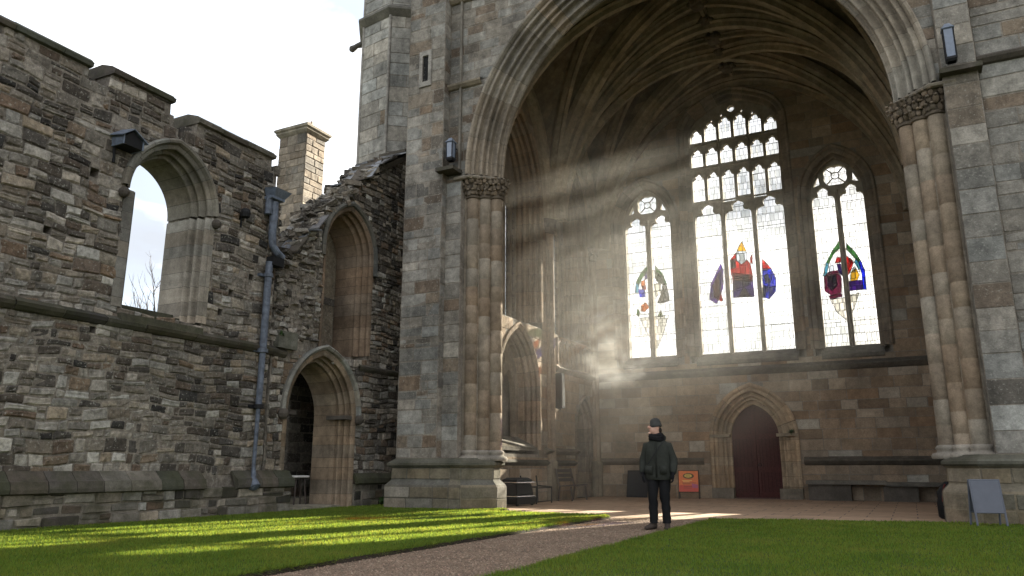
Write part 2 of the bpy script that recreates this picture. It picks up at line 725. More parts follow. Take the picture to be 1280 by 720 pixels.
M_RUBBLE = stone_mat('rubble stone', soot=0.35, bump=0.7, lichen=0.5, grain=(0.5, 1.45), scale=12.0, blotch=0.3)
M_ASHLAR = stone_mat('weathered ashlar', soot=0.6, bump=0.4, scale=7.0, lichen=0.3, grain=(0.62, 1.32), blotch=0.25)
M_INNER = stone_mat('sheltered ashlar', soot=0.3, bump=0.2, scale=5.0, grain=(0.8, 1.18))
M_MOULD = stone_mat('moulded stone', soot=0.45, bump=0.25, scale=7.0, grain=(0.75, 1.2), soot_scale=0.9)
M_VAULT = stone_mat('vault stone', soot=0.4, bump=0.2, scale=6.0)
M_MOSSY = stone_mat('mossy stone', soot=0.5, moss=0.6, bump=0.5)
M_SLATE = stone_mat('stone slate', soot=0.3, moss=0.25, bump=0.4)
M_PIPE = paint_mat('blue grey pipe paint', (0.085, 0.10, 0.13), 0.6, 0.5, bump=0.3, scale=9)
M_LEAD = paint_mat('lead sheet', (0.11, 0.135, 0.18), 0.45, 0.35, spec=0.6)
M_BLACK = paint_mat('black iron', (0.012, 0.012, 0.013), 0.7, spec=0.2)
M_DOOR = paint_mat('dark red door paint', (0.055, 0.019, 0.018), 0.75, 0.35, scale=20, spec=0.12)
M_DARKWOOD = paint_mat('dark stained wood', (0.045, 0.032, 0.025), 0.6, 0.35, scale=25)
M_PANEL = paint_mat('dark grey panel', (0.03, 0.031, 0.033), 0.9, 0.15, spec=0.08)
M_BOARD = paint_mat('slate grey board', (0.085, 0.092, 0.115), 0.55, 0.08, scale=6)
M_ORANGE = paint_mat('orange poster', (0.62, 0.16, 0.045), 0.6, 0.12)
M_INK = paint_mat('poster ink', (1, 1, 1), 0.6, 0.05)
M_LEADING = paint_mat('leading', (0.03, 0.03, 0.032), 0.6)
M_GLASS = glass_mat('leaded glass')
M_LAMPGLASS = paint_mat('pale lamp glass', (0.16, 0.19, 0.25), 0.2, 0.1, spec=0.5)
M_BARK = paint_mat('bark', (0.06, 0.045, 0.035), 0.9, 0.4)
M_LEAF = paint_mat('leaf', (0.045, 0.085, 0.025), 0.6, 0.4)


def ground_mat(name, c0, c1, c2, scale, bump, dist=0.02, rough=0.95, voro=None):
    m, nt, out = nodes_of(name)
    L = nt.links.new
    tc = N(nt, 'ShaderNodeTexCoord')
    n1 = N(nt, 'ShaderNodeTexNoise', Scale=scale, Detail=9.0, Roughness=0.7)
    n2 = N(nt, 'ShaderNodeTexNoise', Scale=scale * 0.07, Detail=4.0)
    L(tc.outputs['Object'], n1.inputs['Vector']); L(tc.outputs['Object'], n2.inputs['Vector'])
    r1 = ramp(nt, [(0.3, c0), (0.52, c1), (0.75, c2)])
    L(n1.outputs['Fac'], r1.inputs['Fac'])
    r2 = ramp(nt, [(0.3, (0.8,) * 3), (0.7, (1.2,) * 3)])
    L(n2.outputs['Fac'], r2.inputs['Fac'])
    c = mult(nt, r1.outputs['Color'], r2.outputs['Color'])
    h = n1.outputs['Fac']
    if voro:
        v = N(nt, 'ShaderNodeTexVoronoi', Scale=voro)
        L(tc.outputs['Object'], v.inputs['Vector'])
        s = N(nt, 'ShaderNodeSeparateColor')
        L(v.outputs['Color'], s.inputs[0])
        rv = ramp(nt, [(0.0, (0.55,) * 3), (1.0, (1.5,) * 3)])
        L(s.outputs[0], rv.inputs['Fac'])
        c = mult(nt, c.outputs['Color'], rv.outputs['Color'])
        h = v.outputs['Distance']
    b = N(nt, 'ShaderNodeBsdfPrincipled', Roughness=rough)
    b.inputs['Specular IOR Level'].default_value = 0.2
    L(c.outputs['Color'], b.inputs['Base Color'])
    bp = N(nt, 'ShaderNodeBump', Strength=bump, Distance=dist, invert=bool(voro))
    L(h, bp.inputs['Height'])
    L(bp.outputs['Normal'], b.inputs['Normal'])
    L(b.outputs['BSDF'], out.inputs['Surface'])
    return m


M_EARTH = ground_mat('earth', (0.035, 0.03, 0.02), (0.05, 0.055, 0.025), (0.06, 0.075, 0.03), 3, 0.4)
M_TURF = ground_mat('turf', (0.035, 0.05, 0.014), (0.055, 0.08, 0.02), (0.08, 0.105, 0.03), 14, 0.6)
M_GRAVEL = ground_mat('red brown gravel', (0.115, 0.080, 0.056), (0.185, 0.130, 0.090), (0.28, 0.21, 0.155), 30, 0.9, 0.02, voro=55)
M_SOIL = ground_mat('soil edge', (0.02, 0.014, 0.01), (0.03, 0.022, 0.016), (0.05, 0.036, 0.025), 25, 0.8)


def paving_mat():
    m, nt, out = nodes_of('sandstone paving')
    L = nt.links.new
    tc = N(nt, 'ShaderNodeTexCoord')
    br = N(nt, 'ShaderNodeTexBrick', Scale=1.0)
    br.inputs['Color1'].default_value = (0.37, 0.25, 0.165, 1)
    br.inputs['Color2'].default_value = (0.28, 0.19, 0.125, 1)
    br.inputs['Mortar'].default_value = (0.09, 0.07, 0.055, 1)
    br.inputs['Mortar Size'].default_value = 0.012
    br.inputs['Brick Width'].default_value = 0.95
    br.inputs['Row Height'].default_value = 0.62
    L(tc.outputs['Object'], br.inputs['Vector'])
    n1 = N(nt, 'ShaderNodeTexNoise', Scale=4.0, Detail=9.0, Roughness=0.7)
    L(tc.outputs['Object'], n1.inputs['Vector'])
    r = ramp(nt, [(0.3, (0.75,) * 3), (0.7, (1.2,) * 3)])
    L(n1.outputs['Fac'], r.inputs['Fac'])
    c = mult(nt, br.outputs['Color'], r.outputs['Color'])
    b = N(nt, 'ShaderNodeBsdfPrincipled', Roughness=0.8)
    b.inputs['Specular IOR Level'].default_value = 0.3
    L(c.outputs['Color'], b.inputs['Base Color'])
    bp = N(nt, 'ShaderNodeBump', Strength=0.3, Distance=0.01)
    L(n1.outputs['Fac'], bp.inputs['Height'])
    L(bp.outputs['Normal'], b.inputs['Normal'])
    L(b.outputs['BSDF'], out.inputs['Surface'])
    return m


M_PAVING = paving_mat()

# stone palettes (albedo)
GREY, PALE, MID, DARK, BLACKST = (0.285, 0.255, 0.215), (0.39, 0.355, 0.305), (0.185, 0.16, 0.13), (0.09, 0.077, 0.064), (0.045, 0.040, 0.035)
RUST, TAN, BROWN = (0.20, 0.145, 0.10), (0.32, 0.265, 0.20), (0.165, 0.12, 0.088)
MORTAR = (0.235, 0.205, 0.17)


# ------------------------------------------------------------------ ground
def sheet(name, poly, z, mat, label, kind='structure', cat=None):
    mb = MB()
    mb.poly([(x, y, z) for x, y in poly], (1, 1, 1))
    o = mb.build(name, mat)
    return tag(o, label, cat, None, kind)


sheet('ground', [(-900, -300), (900, -300), (900, 1500), (-900, 1500)], -0.03, M_EARTH, 'rough earth and grass ground stretching beyond the church')
sheet('gravel_path', [(-5.62, -6), (-3.5, -6), (-3.5, 15.5), (-5.62, 15.5)], 0.0, M_GRAVEL, 'red brown gravel path between the two lawns')
sheet('paving', [(-10.2, 15.5), (12, 15.5), (12, 27.0), (-10.2, 27.0)], 0.004, M_PAVING, 'tan sandstone paving under the great arch')
LAWN_A = [(-12.7, -4), (-5.6, -4), (-5.6, 15.25), (-5.75, 15.55), (-8.6, 15.95), (-8.75, 16.9), (-10.2, 17.4), (-12.75, 17.4)]
LAWN_B = [(-3.5, -4), (9, -4), (9, 16.35), (0.7, 16.3), (-3.3, 15.5), (-3.5, 15.2)]


def lawn(poly, label):
    mb = MB()
    zt = 0.045
    mb.poly([(x, y, zt) for x, y in poly], (1, 1, 1))
    o = mb.build('lawn', M_TURF)
    tag(o, label, None, None, 'structure')
    sb = MB()
    n = len(poly)
    out = offset_poly(poly, 0.05)
    sb.grid([[(x, y, zt - 0.004) for x, y in poly], [(x, y, -0.02) for x, y in out]], (1, 1, 1), closed=True)
    s = sb.build('lawn_edge', M_SOIL)
    tag(s, 'bare soil edge cut round the ' + label.split(' lawn')[0] + ' lawn', None, None, 'structure')
    return o


lawn(LAWN_A, 'sunlit striped lawn beside the ruined wall')
lawn(LAWN_B, 'shaded green lawn before the arch')


def grass_mat():
    m, nt, out = nodes_of('grass blades')
    L = nt.links.new
    tc = N(nt, 'ShaderNodeTexCoord')
    at = N(nt, 'ShaderNodeAttribute', attribute_name='tone')
    n1 = N(nt, 'ShaderNodeTexNoise', Scale=0.9, Detail=6.0, Roughness=0.7)
    L(tc.outputs['Object'], n1.inputs['Vector'])
    r1 = ramp(nt, [(0.22, (0.060, 0.118, 0.022)), (0.34, (0.078, 0.145, 0.026)), (0.55, (0.108, 0.175, 0.034)), (0.72, (0.14, 0.175, 0.046)), (0.85, (0.18, 0.175, 0.075))])
    L(n1.outputs['Fac'], r1.inputs['Fac'])
    c = mult(nt, r1.outputs['Color'], at.outputs['Color'])
    b = N(nt, 'ShaderNodeBsdfPrincipled', Roughness=0.75)
    b.inputs['Specular IOR Level'].default_value = 0.15
    L(c.outputs['Color'], b.inputs['Base Color'])
    t = N(nt, 'ShaderNodeBsdfTranslucent')
    c2 = mult(nt, c.outputs['Color'], (2.5, 1.95, 1.3))
    L(c2.outputs['Color'], t.inputs['Color'])
    mx = N(nt, 'ShaderNodeMixShader')
    mx.inputs['Fac'].default_value = 0.5
    L(b.outputs['BSDF'], mx.inputs[1]); L(t.outputs['BSDF'], mx.inputs[2])
    L(mx.outputs['Shader'], out.inputs['Surface'])
    return m


M_GRASS = grass_mat()


def grass(poly, count, label, seed, box, near=(0, 0)):
    g = np.random.default_rng(seed)
    xs, ys, X0, X1, Y0, Y1 = [], [], *box
    P = np.array(poly)
    tot = 0
    while tot < count:
        x = g.uniform(X0, X1, 200000); y = g.uniform(Y0, Y1, 200000)
        d = np.hypot(x - near[0], y - near[1])
        keep = g.uniform(0, 1, x.size) < np.clip(9.0 / d, 0, 1) ** 1.5
        ins = np.zeros(x.size, bool)
        j = len(P) - 1
        for i in range(len(P)):
            c = ((P[i, 1] > y) != (P[j, 1] > y)) & (x < (P[j, 0] - P[i, 0]) * (y - P[i, 1]) / (P[j, 1] - P[i, 1] + 1e-12) + P[i, 0])
            ins ^= c
            j = i
        k = keep & ins
        xs.append(x[k]); ys.append(y[k]); tot += int(k.sum())
    x = np.concatenate(xs)[:count]; y = np.concatenate(ys)[:count]
    n = x.size
    clump = 0.5 + 0.5 * np.sin(x * 3.1 + 1.7 * np.sin(y * 2.3)) * np.sin(y * 2.7 + 1.3 * np.sin(x * 1.9))
    d = np.hypot(x, y)
    h = g.uniform(0.02, 0.042, n) * (0.8 + 0.45 * clump)
    wd = g.uniform(0.0035, 0.006, n) * np.clip(d / 7, 0.8, 2.2)
    a = g.uniform(0, 2 * np.pi, n)
    ln = g.uniform(0.2, 0.9, n) * h
    la = g.uniform(0, 2 * np.pi, n)
    V = np.empty((n, 3, 3), np.float32)
    ca, sa = np.cos(a) * wd, np.sin(a) * wd
    V[:, 0] = np.stack([x - ca, y - sa, np.full(n, 0.04)], 1)
    V[:, 1] = np.stack([x + ca, y + sa, np.full(n, 0.04)], 1)
    V[:, 2] = np.stack([x + ln * np.cos(la), y + ln * np.sin(la), 0.045 + h], 1)
    me = bpy.data.meshes.new('grass')
    me.vertices.add(n * 3)
    me.vertices.foreach_set('co', V.ravel())
    me.loops.add(n * 3)
    me.loops.foreach_set('vertex_index', np.arange(n * 3, dtype=np.int32))
    me.polygons.add(n)
    me.polygons.foreach_set('loop_start', np.arange(0, n * 3, 3, dtype=np.int32))
    me.polygons.foreach_set('loop_total', np.full(n, 3, np.int32))
    me.update(calc_edges=True)
    at = me.attributes.new('tone', 'FLOAT_COLOR', 'FACE')
    k = g.uniform(0.65, 1.35, n)
    c = np.stack([k * g.uniform(0.85, 1.3, n), k, k * g.uniform(0.7, 1.1, n), np.ones(n)], 1).astype(np.float32)
    at.data.foreach_set('color', c.ravel())
    me.materials.append(M_GRASS)
    o = bpy.data.objects.new('grass', me)
    COL.objects.link(o)
    tag(o, label, 'grass', None, 'stuff')


grass(LAWN_A, 190000, 'short mown grass on the sunlit lawn beside the ruined wall', 3, (-12.75, -5.58, 3.5, 17.4))
grass(LAWN_B, 150000, 'short mown grass on the shaded lawn before the arch', 4, (-3.52, 3.0, 4.5, 16.4))


def verge(x0, side, label, seed):
    """longer grass hanging over the cut edge of the path"""
    g = random.Random(seed)
    mb = MB()
    for i in range(9000):
        y = 4.5 + 10.8 * g.random() ** 1.3
        if math.sin(y * 5.1) + math.sin(y * 2.3 + 1) + g.uniform(-1.2, 1.2) < -0.9: continue
        x = x0 - side * g.uniform(0.0, 0.07)
        h = g.uniform(0.03, 0.085); o = side * g.uniform(0.0, 0.09)
        w = g.uniform(0.004, 0.008); a = g.uniform(0, 3.14)
        z = g.uniform(0.015, 0.045)
        k = g.uniform(0.6, 1.3)
        mb.poly([(x - w * math.cos(a), y - w * math.sin(a), z), (x + w * math.cos(a), y + w * math.sin(a), z), (x + o, y + g.uniform(-.03, .03), max(0.01, z + h - abs(o) * 0.7))], (k * g.uniform(.9, 1.25), k, k))
    tag(mb.build('grass', M_GRASS), label, 'grass', None, 'stuff')


verge(-5.6, 1, 'ragged grass verge along the ruined wall side of the path', 21)
verge(-3.5, -1, 'ragged grass verge along the open lawn side of the path', 22)


def scatter_pebbles():
    g = random.Random(5)
    mb = MB()
    for i in range(9000):
        y = 5.2 + 10.2 * g.random() ** 1.4
        x = g.uniform(-5.6, -3.52)
        s = g.uniform(0.007, 0.018)
        k = g.uniform(0.6, 1.5)
        c = (k * g.uniform(0.9, 1.1), k, k)
        a = g.uniform(0, 6.28)
        b = [(x + s * math.cos(a + q * 2.09), y + s * math.sin(a + q * 2.09) * g.uniform(0.7, 1), 0.0) for q in range(3)]
        t = (x + g.uniform(-.4, .4) * s, y + g.uniform(-.4, .4) * s, s * g.uniform(0.5, 0.9))
        n = len(mb.v)
        mb.v += b + [t]
        for q in ((0, 1, 3), (1, 2, 3), (2, 0, 3)):
            mb.f.append([n + j for j in q]); mb.c.append(c)
    o = mb.build('gravel', paint_mat('loose gravel', (0.195, 0.14, 0.10), 0.9, 0.2))
    tag(o, 'loose red brown gravel scattered over the path', 'gravel', None, 'stuff')


scatter_pebbles()

# ------------------------------------------------------------------ ruined side wall (left)
XL = -12.85
PL = place_x(XL)


def PLW(u, v, w):
    """the wall plane with courses that wander a little, as hand-laid rubble does"""
    dv = 0.030 * math.sin(1.3 * u + 0.9 * v) + 0.018 * math.sin(3.1 * u - 1.7 * v + 1.0) + 0.010 * math.sin(7.3 * u + 2.1 * v)
    du = 0.020 * math.sin(2.7 * v + 0.8 * u) + 0.010 * math.sin(6.1 * v)
    return (XL + w + 0.012 + 0.012 * math.sin(0.9 * u + 1.3 * v), u + du, v + dv)


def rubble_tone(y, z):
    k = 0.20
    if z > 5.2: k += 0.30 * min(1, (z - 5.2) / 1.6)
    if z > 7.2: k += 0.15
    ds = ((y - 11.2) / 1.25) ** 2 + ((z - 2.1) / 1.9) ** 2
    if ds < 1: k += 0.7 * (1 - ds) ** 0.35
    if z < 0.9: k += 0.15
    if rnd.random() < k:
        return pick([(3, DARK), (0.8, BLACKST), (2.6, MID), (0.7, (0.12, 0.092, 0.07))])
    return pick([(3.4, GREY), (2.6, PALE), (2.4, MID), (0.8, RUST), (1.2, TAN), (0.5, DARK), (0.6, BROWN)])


def stairs(pts):
    def f(u):
        if u <= pts[0][0]: return pts[0][1]
        for (a, za), (b, zb) in zip(pts, pts[1:]):
            if u <= b: return za + (zb - za) * (u - a) / (b - a)
        return pts[-1][1]
    return f


WALL_TOP = [(1.0, 8.28), (7.80, 8.28), (7.81, 8.0), (7.98, 8.05), (8.28, 8.0), (8.29, 8.36), (9.62, 8.36), (9.63, 8.1), (9.72, 8.1), (9.73, 7.86),
            (9.86, 7.86), (9.87, 7.7), (10.12, 7.7), (10.13, 7.95), (10.3, 7.95), (10.31, 8.2), (12.5, 8.2), (12.51, 7.9), (12.68, 7.9), (12.69, 7.45), (12.86, 7.45)]
win_loop = opening(9.87, 0.80, 3.92, 6.25, 1.02)
SQ = lambda y, z, s=0.09: [(y - s, z - s), (y + s, z - s), (y + s, z + s), (y - s, z + s)]
putlogs = [SQ(8.2, 6.3), SQ(11.72, 6.5), SQ(11.35, 4.25, 0.07), SQ(11.62, 4.72, 0.08), SQ(8.55, 3.42, 0.06), SQ(7.5, 5.0, 0.07), SQ(12.15, 5.2, 0.07)]


def ruined_wall():
    root = empty('ruined_wall', (XL, 8, 0), 'roofless grey rubble stone wall with stepped broken top and an empty pointed window', 'wall')
    mb = MB()
    outline = [(1.0, -0.1)] + [(a, b) for a, b in WALL_TOP] + [(12.86, -0.1)]
    rebated(mb, outline, [(win_loop, 0.215)], PL, -1.1, 0.0, MORTAR, putlogs)
    spans = [loop_span(win_loop, 0.22)] + [loop_span(q) for q in putlogs]
    top = stairs(WALL_TOP)
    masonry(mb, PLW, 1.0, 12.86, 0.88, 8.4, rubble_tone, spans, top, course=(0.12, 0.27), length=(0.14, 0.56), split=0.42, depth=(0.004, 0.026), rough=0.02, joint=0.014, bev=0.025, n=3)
    # end of the wall towards the breach and the loose stones along its top
    pe = lambda u, v, w: (XL - u, 12.86 + w, v)
    masonry(mb, pe, 0.0, 1.1, 3.7, 7.4, lambda u, v: pick([(2, DARK), (2, MID), (1, BLACKST)]), course=(0.12, 0.26), length=(0.2, 0.5), depth=(0.0, 0.14), rough=0.03)
    for y0, y1, z in ((7.82, 8.28, 8.0), (9.63, 9.75, 8.12), (9.74, 10.12, 7.72), (10.13, 10.32, 7.95), (12.5, 12.7, 7.95), (12.68, 12.86, 7.5)):
        for k in range(int((y1 - y0) * 28)):
            y = rnd.uniform(y0, y1); x = XL - rnd.uniform(0, 0.95)
            s = rnd.uniform(0.07, 0.17)
            p2 = lambda u, v, w, x=x, y=y: (x + u, y + v * 0.9, z + w)
            mb.box((-s, -s * .6, -0.12), (s, s * .6, rnd.uniform(0.03, 0.13)), pick([(1, DARK), (1, MID)]), p2)
    mb.build('masonry', M_RUBBLE, root)
    # copings on the merlons
    for (a, b, z) in ((1.0, 7.86, 8.28), (8.25, 9.66, 8.36), (10.28, 12.54, 8.2)):
        cb = MB()
        y = a
        while y < b - 0.05:
            l = min(rnd.uniform(0.5, 0.95), b - y)
            if b - y - l < 0.25: l = b - y
            c = pick([(2, DARK), (1, MID), (1, (0.10, 0.10, 0.08))])
            e = rnd.uniform(-0.012, 0.012)
            prof = [(0.0, -0.03), (0.09 + e, -0.02), (0.11 + e, 0.06), (0.06, 0.09), (0.02, 0.14), (-0.3, 0.25), (-0.8, 0.25), (-1.1, 0.14), (-1.18, 0.0)]
            cb.grid([[(XL + w, y + 0.006, z + v + e) for w, v in prof], [(XL + w, y + l - 0.006, z + v + e) for w, v in prof]], c)
            cb.cap([(XL + w, y + 0.006, z + v + e) for w, v in prof], c)
            cb.cap([(XL + w, y + l - 0.006, z + v + e) for w, v in prof][::-1], c)
            y += l
        cb.build('coping', M_MOSSY, root)
    # window dressing
    wb = MB()
    path = densify(win_loop, 0.14)
    prof = [(0.34, 0.0), (0.34, 0.10), (0.30, 0.13), (0.25, 0.12), (0.22, 0.05)] + rolls(0.22, 0.03, 0.03, -0.42, 5, 0.035) + [(0.02, -0.43), (0.0, -0.5), (0.0, -1.1)]
    arch = [p for p in path if p[1] >= 6.2]
    jl = [p for p in path if p[1] < 6.2 and p[0] < 9.8]
    jr = [p for p in path if p[1] < 6.2 and p[0] > 9.9]
    sweep(wb, [p for p in path if p[1] >= 6.14], prof, PL, (0.2, 0.185, 0.155), seg=0.3)
    jp = [(0.26, 0.0), (0.26, 0.035), (0.06, 0.04)] + rolls(0.06, 0.03, 0.01, -0.42, 5, 0.03) + [(0.0, -0.5), (0.0, -1.1)]
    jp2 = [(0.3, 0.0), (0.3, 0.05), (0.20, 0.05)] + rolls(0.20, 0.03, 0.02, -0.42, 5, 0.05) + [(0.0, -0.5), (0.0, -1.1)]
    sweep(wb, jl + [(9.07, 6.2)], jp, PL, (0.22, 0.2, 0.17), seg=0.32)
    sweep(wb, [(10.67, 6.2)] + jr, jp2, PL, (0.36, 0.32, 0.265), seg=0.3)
    wo = wb.build('window_surround', M_MOULD, root, smooth=False)
    # carved hood stops
    for y in (9.07 - 0.30, 10.67 + 0.30):
        sb = MB()
        ellipsoid(sb, (XL + 0.08, y, 6.10), (0.12, 0.10, 0.11), DARK, 8, 6)
        sb.build('hood_stop', M_MOULD, root)
    # sloping mossy sill, stepped
    sb = MB()
    for k in range(4):
        w0, z0 = 0.14 - 0.24 * k, 3.80 + 0.105 * k
        sb.box((-1.1, 8.98 if k == 0 else 9.08, z0 - 0.14), (w0, 10.85 if k == 0 else 10.66, z0), (0.09, 0.085, 0.06), lambda x, y, z: (XL + x, y, z))
    sb.build('sill', M_MOSSY, root)
    # string course
    cb = MB()
    prof = [(3.52, 0.0), (3.54, 0.07), (3.60, 0.13), (3.66, 0.15), (3.69, 0.10), (3.74, 0.02), (3.76, -0.02)]
    y = 1.0
    while y < 13.05:
        l = min(rnd.uniform(0.7, 1.3), 13.05 - y)
        c = pick([(2, DARK), (1, BLACKST), (1, (0.10, 0.09, 0.07))])
        e = rnd.uniform(-0.012, 0.012)
        cb.grid([[(XL + w + e, y + 0.005, v) for v, w in prof], [(XL + w + e, y + l - 0.005, v) for v, w in prof]], c)
        y += l
    cb.build('string_course', M_MOSSY, root)
    # battered plinth
    pb = MB()
    y = 1.0
    while y < 13.7:
        l = min(rnd.uniform(0.45, 0.9), 13.7 - y)
        c = pick([(2, DARK), (1.4, (0.07, 0.07, 0.05)), (1, MID)])
        e = rnd.uniform(-0.015, 0.015)
        if not 11.05 < y < 11.35:
            prof = [(0.93, 0.0), (0.95, 0.05), (0.80, 0.19 + e), (0.78, 0.235 + e), (0.66, 0.27 + e), (0.60, 0.27 + e), (0.57, 0.2)]
            pb.grid([[(XL + w, y + 0.006, v) for v, w in prof], [(XL + w, y + l - 0.006, v) for v, w in prof]], c)
            pb.cap([(XL + w, y + 0.006, v) for v, w in prof], c)
            pb.cap([(XL + w, y + l - 0.006, v) for v, w in prof][::-1], c)
        y += l
    pp = place_x(XL + 0.16)
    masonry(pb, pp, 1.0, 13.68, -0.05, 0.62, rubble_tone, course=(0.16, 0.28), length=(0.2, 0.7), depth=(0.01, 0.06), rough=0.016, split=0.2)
    pb.box((XL - 0.05, 1.0, -0.1), (XL + 0.16, 13.68, 0.6), MORTAR)
    pb.build('plinth', M_MOSSY, root)


ruined_wall()

# ------------------------------------------------------------------ gabled ruin with the doorway
door_loop = opening(14.72, 1.02, -0.1, 2.30, 1.28)
win2_loop = opening(15.50, 0.80, 3.95, 6.62, 1.08)
GABLE = [(12.95, -0.1), (12.95, 3.7), (13.0, 4.6), (13.12, 5.2), (13.0, 5.75), (13.35, 6.0), (13.7, 6.6), (14.1, 6.75), (14.35, 7.2), (14.75, 7.75),
         (15.2, 8.0), (15.65, 8.55), (16.1, 8.75), (16.5, 9.45), (17.2, 9.85), (18.3, 10.55), (18.7, 10.6), (18.7, -0.1)]


def rubble_lump(mb, c, s, m, col):
    """a broken stone: a box with its corners knocked about and its top face pulled in"""
    p = []
    for sz in (-1, 1):
        for sx, sy in ((-1, -1), (1, -1), (1, 1), (-1, 1)):
            k = rnd.uniform(0.62, 1.05)
            p.append(c + m @ Vector((s[0] * sx * k, s[1] * sy * rnd.uniform(0.62, 1.05), s[2] * sz * rnd.uniform(0.7, 1.1))))
    n = len(mb.v)
    mb.v.extend([tuple(q) for q in p])
    for f in ((0, 3, 2, 1), (4, 5, 6, 7), (0, 1, 5, 4), (1, 2, 6, 5), (2, 3, 7, 6), (3, 0, 4, 7)):
        mb.f.append([n + i for i in f]); mb.c.append(col)


def ruined_gable():
    root = empty('ruined_gable', (XL, 15.5, 0), 'broken gabled rubble wall with a pointed doorway below a pointed window', 'wall')
    mb = MB()
    outline = GABLE[::1]
    rebated(mb, outline, [(door_loop, 0.235), (win2_loop, 0.155)], PL, -1.1, -0.02, MORTAR)
    top = stairs([p for p in GABLE[4:-1]])
    spans = [loop_span(door_loop, 0.26), loop_span(win2_loop, 0.22)]

    def tone(y, z):
        if z > 3.7 and y < 14.4: return pick([(2, GREY), (1, PALE), (2, MID), (1.2, DARK)])
        k = 0.25 + (0.3 if z > 6 else 0)
        if rnd.random() < k: return pick([(2, DARK), (1, BLACKST), (1.5, MID)])
        return pick([(3, GREY), (1.4, PALE), (2.4, MID), (1, RUST), (0.8, TAN), (0.8, BROWN)])

    masonry(mb, PLW, 12.97, 18.6, -0.05, 3.62, tone, spans, None, course=(0.12, 0.27), length=(0.15, 0.5), joint=0.014, depth=(0.004, 0.03), split=0.4, rough=0.02)
    masonry(mb, PLW, 14.3, 18.6, 3.62, 10.6, tone, spans, top, course=(0.10, 0.22), length=(0.14, 0.42), joint=0.014, depth=(0.004, 0.03), split=0.4, rough=0.02)
    # torn rubble core of the breach between the two walls: thin slabs sticking out at every depth
    masonry(mb, PL, 12.95, 14.72, 3.9, 8.0, tone, spans, top, course=(0.08, 0.17), length=(0.16, 0.42), depth=(-0.25, 0.10), rough=0.03, bev=0.03, n=2)
    for k in range(900):
        z = rnd.uniform(3.85, 7.9); t = (z - 3.9) / 3.7
        y = 13.05 + rnd.gauss(0, 0.34) + 0.45 * abs(math.sin(z * 1.7)) + 0.9 * max(0, t - 0.55)
        if y < 12.97 or z > top(y) + 0.05 or (14.62 < y and 3.9 < z < 7.5): continue
        s = (rnd.uniform(0.06, 0.20), rnd.uniform(0.05, 0.16), rnd.uniform(0.025, 0.065))
        m = Matrix.Rotation(rnd.uniform(-0.35, 0.35), 3, 'X') @ Matrix.Rotation(rnd.uniform(-0.9, 0.9), 3, 'Z') @ Matrix.Rotation(rnd.uniform(-0.3, 0.3), 3, 'Y')
        hollow = 0.30 * math.exp(-((y - 13.55) / 0.28) ** 2 - ((z - 5.0) / 0.7) ** 2)
        c = Vector((XL - 0.10 - hollow + rnd.uniform(-0.16, 0.08), y, z))
        rubble_lump(mb, c, s, m, pick([(2, MID), (2.4, GREY), (1.2, DARK), (0.8, PALE)]))
    # loose stones along the raking edge
    for k in range(420):
        y = rnd.uniform(13.0, 16.7)
        z = top(y) + rnd.uniform(-0.18, 0.17)
        s = (rnd.uniform(0.07, 0.24), rnd.uniform(0.06, 0.17), rnd.uniform(0.03, 0.075))
        m = Matrix.Rotation(rnd.uniform(-0.3, 0.7), 3, 'X') @ Matrix.Rotation(rnd.uniform(-0.9, 0.9), 3, 'Z') @ Matrix.Rotation(rnd.uniform(-0.25, 0.25), 3, 'Y')
        c = Vector((XL + 0.03 - rnd.uniform(0.0, 1.1), y, z))
        rubble_lump(mb, c, s, m, pick([(2, MID), (1.4, GREY), (1.6, DARK)]))
    mb.box((XL - 1.62, 15.75, 3.95), (XL - 1.12, 17.2, 8.2), (0.2, 0.165, 0.12))
    mb.build('masonry', M_RUBBLE, root)
    # surviving roof slabs
    for (ya, yb, dz, nrow, w) in ((13.25, 14.25, 0.10, 4, 1.0), (15.7, 18.15, 0.16, 7, 1.0)):
        sb = MB()
        for r in range(nrow):
            y0 = ya + (yb - ya) * r / nrow; y1 = ya + (yb - ya) * (r + 1) / nrow + 0.10
            x = -w
            while x < 0.12:
                l = rnd.uniform(0.22, 0.5)
                z0, z1 = top(y0) + dz, top(min(y1, 18.3)) + dz
                e = rnd.uniform(0, 0.03)
                c = pick([(2, (0.15, 0.15, 0.16)), (1, (0.24, 0.24, 0.25)), (1, DARK)])
                t = 0.045
                p = [(XL + x, y0, z0 + e + .05), (XL + x + l - .015, y0, z0 + e + .05), (XL + x + l - .015, y1, z1 + e), (XL + x, y1, z1 + e)]
                q = [(a, b, d - t) for a, b, d in p]
                n = len(sb.v)
                sb.v += p + q
                for f in ((0, 1, 2, 3), (7, 6, 5, 4), (0, 4, 5, 1), (1, 5, 6, 2), (2, 6, 7, 3), (3, 7, 4, 0)):
                    sb.f.append([n + i for i in f]); sb.c.append(c)
                x += l
        sb.build('roof_slabs', M_SLATE, root)
    # raking coping beside the slabs and the weathering against the tower
    cb = MB()
    cb.box((-0.9, 17.75, 0.0), (0.10, 18.6, 0.09), DARK, lambda x, y, z: (XL + x, y, 10.62 + z + (y - 18.6) * 0.25))
    pth = [(16.35, 9.3), (18.35, 10.62)]
    cb.grid([[(XL + w, y, z + v) for w, v in ((0.0, -0.16), (0.08, -0.14), (0.10, 0.02), (0.0, 0.06))] for y, z in pth], DARK)
    cb.build('coping', M_SLATE, root)
    # doorway: moulded orders, hood, reveal
    wb = MB()
    path = densify(door_loop, 0.15)
    prof = [(0.30, 0.0), (0.30, 0.05), (0.24, 0.06)] + rolls(0.24, 0.05, 0.03, -0.40, 6, 0.035, seed=2) + [(0.02, -0.42), (0.0, -0.5), (0.0, -1.1)]
    sweep(wb, path, prof, PL, (0.24, 0.185, 0.13), seg=0.3)
    wb.build('door_surround', M_MOULD, root)
    hb = MB()
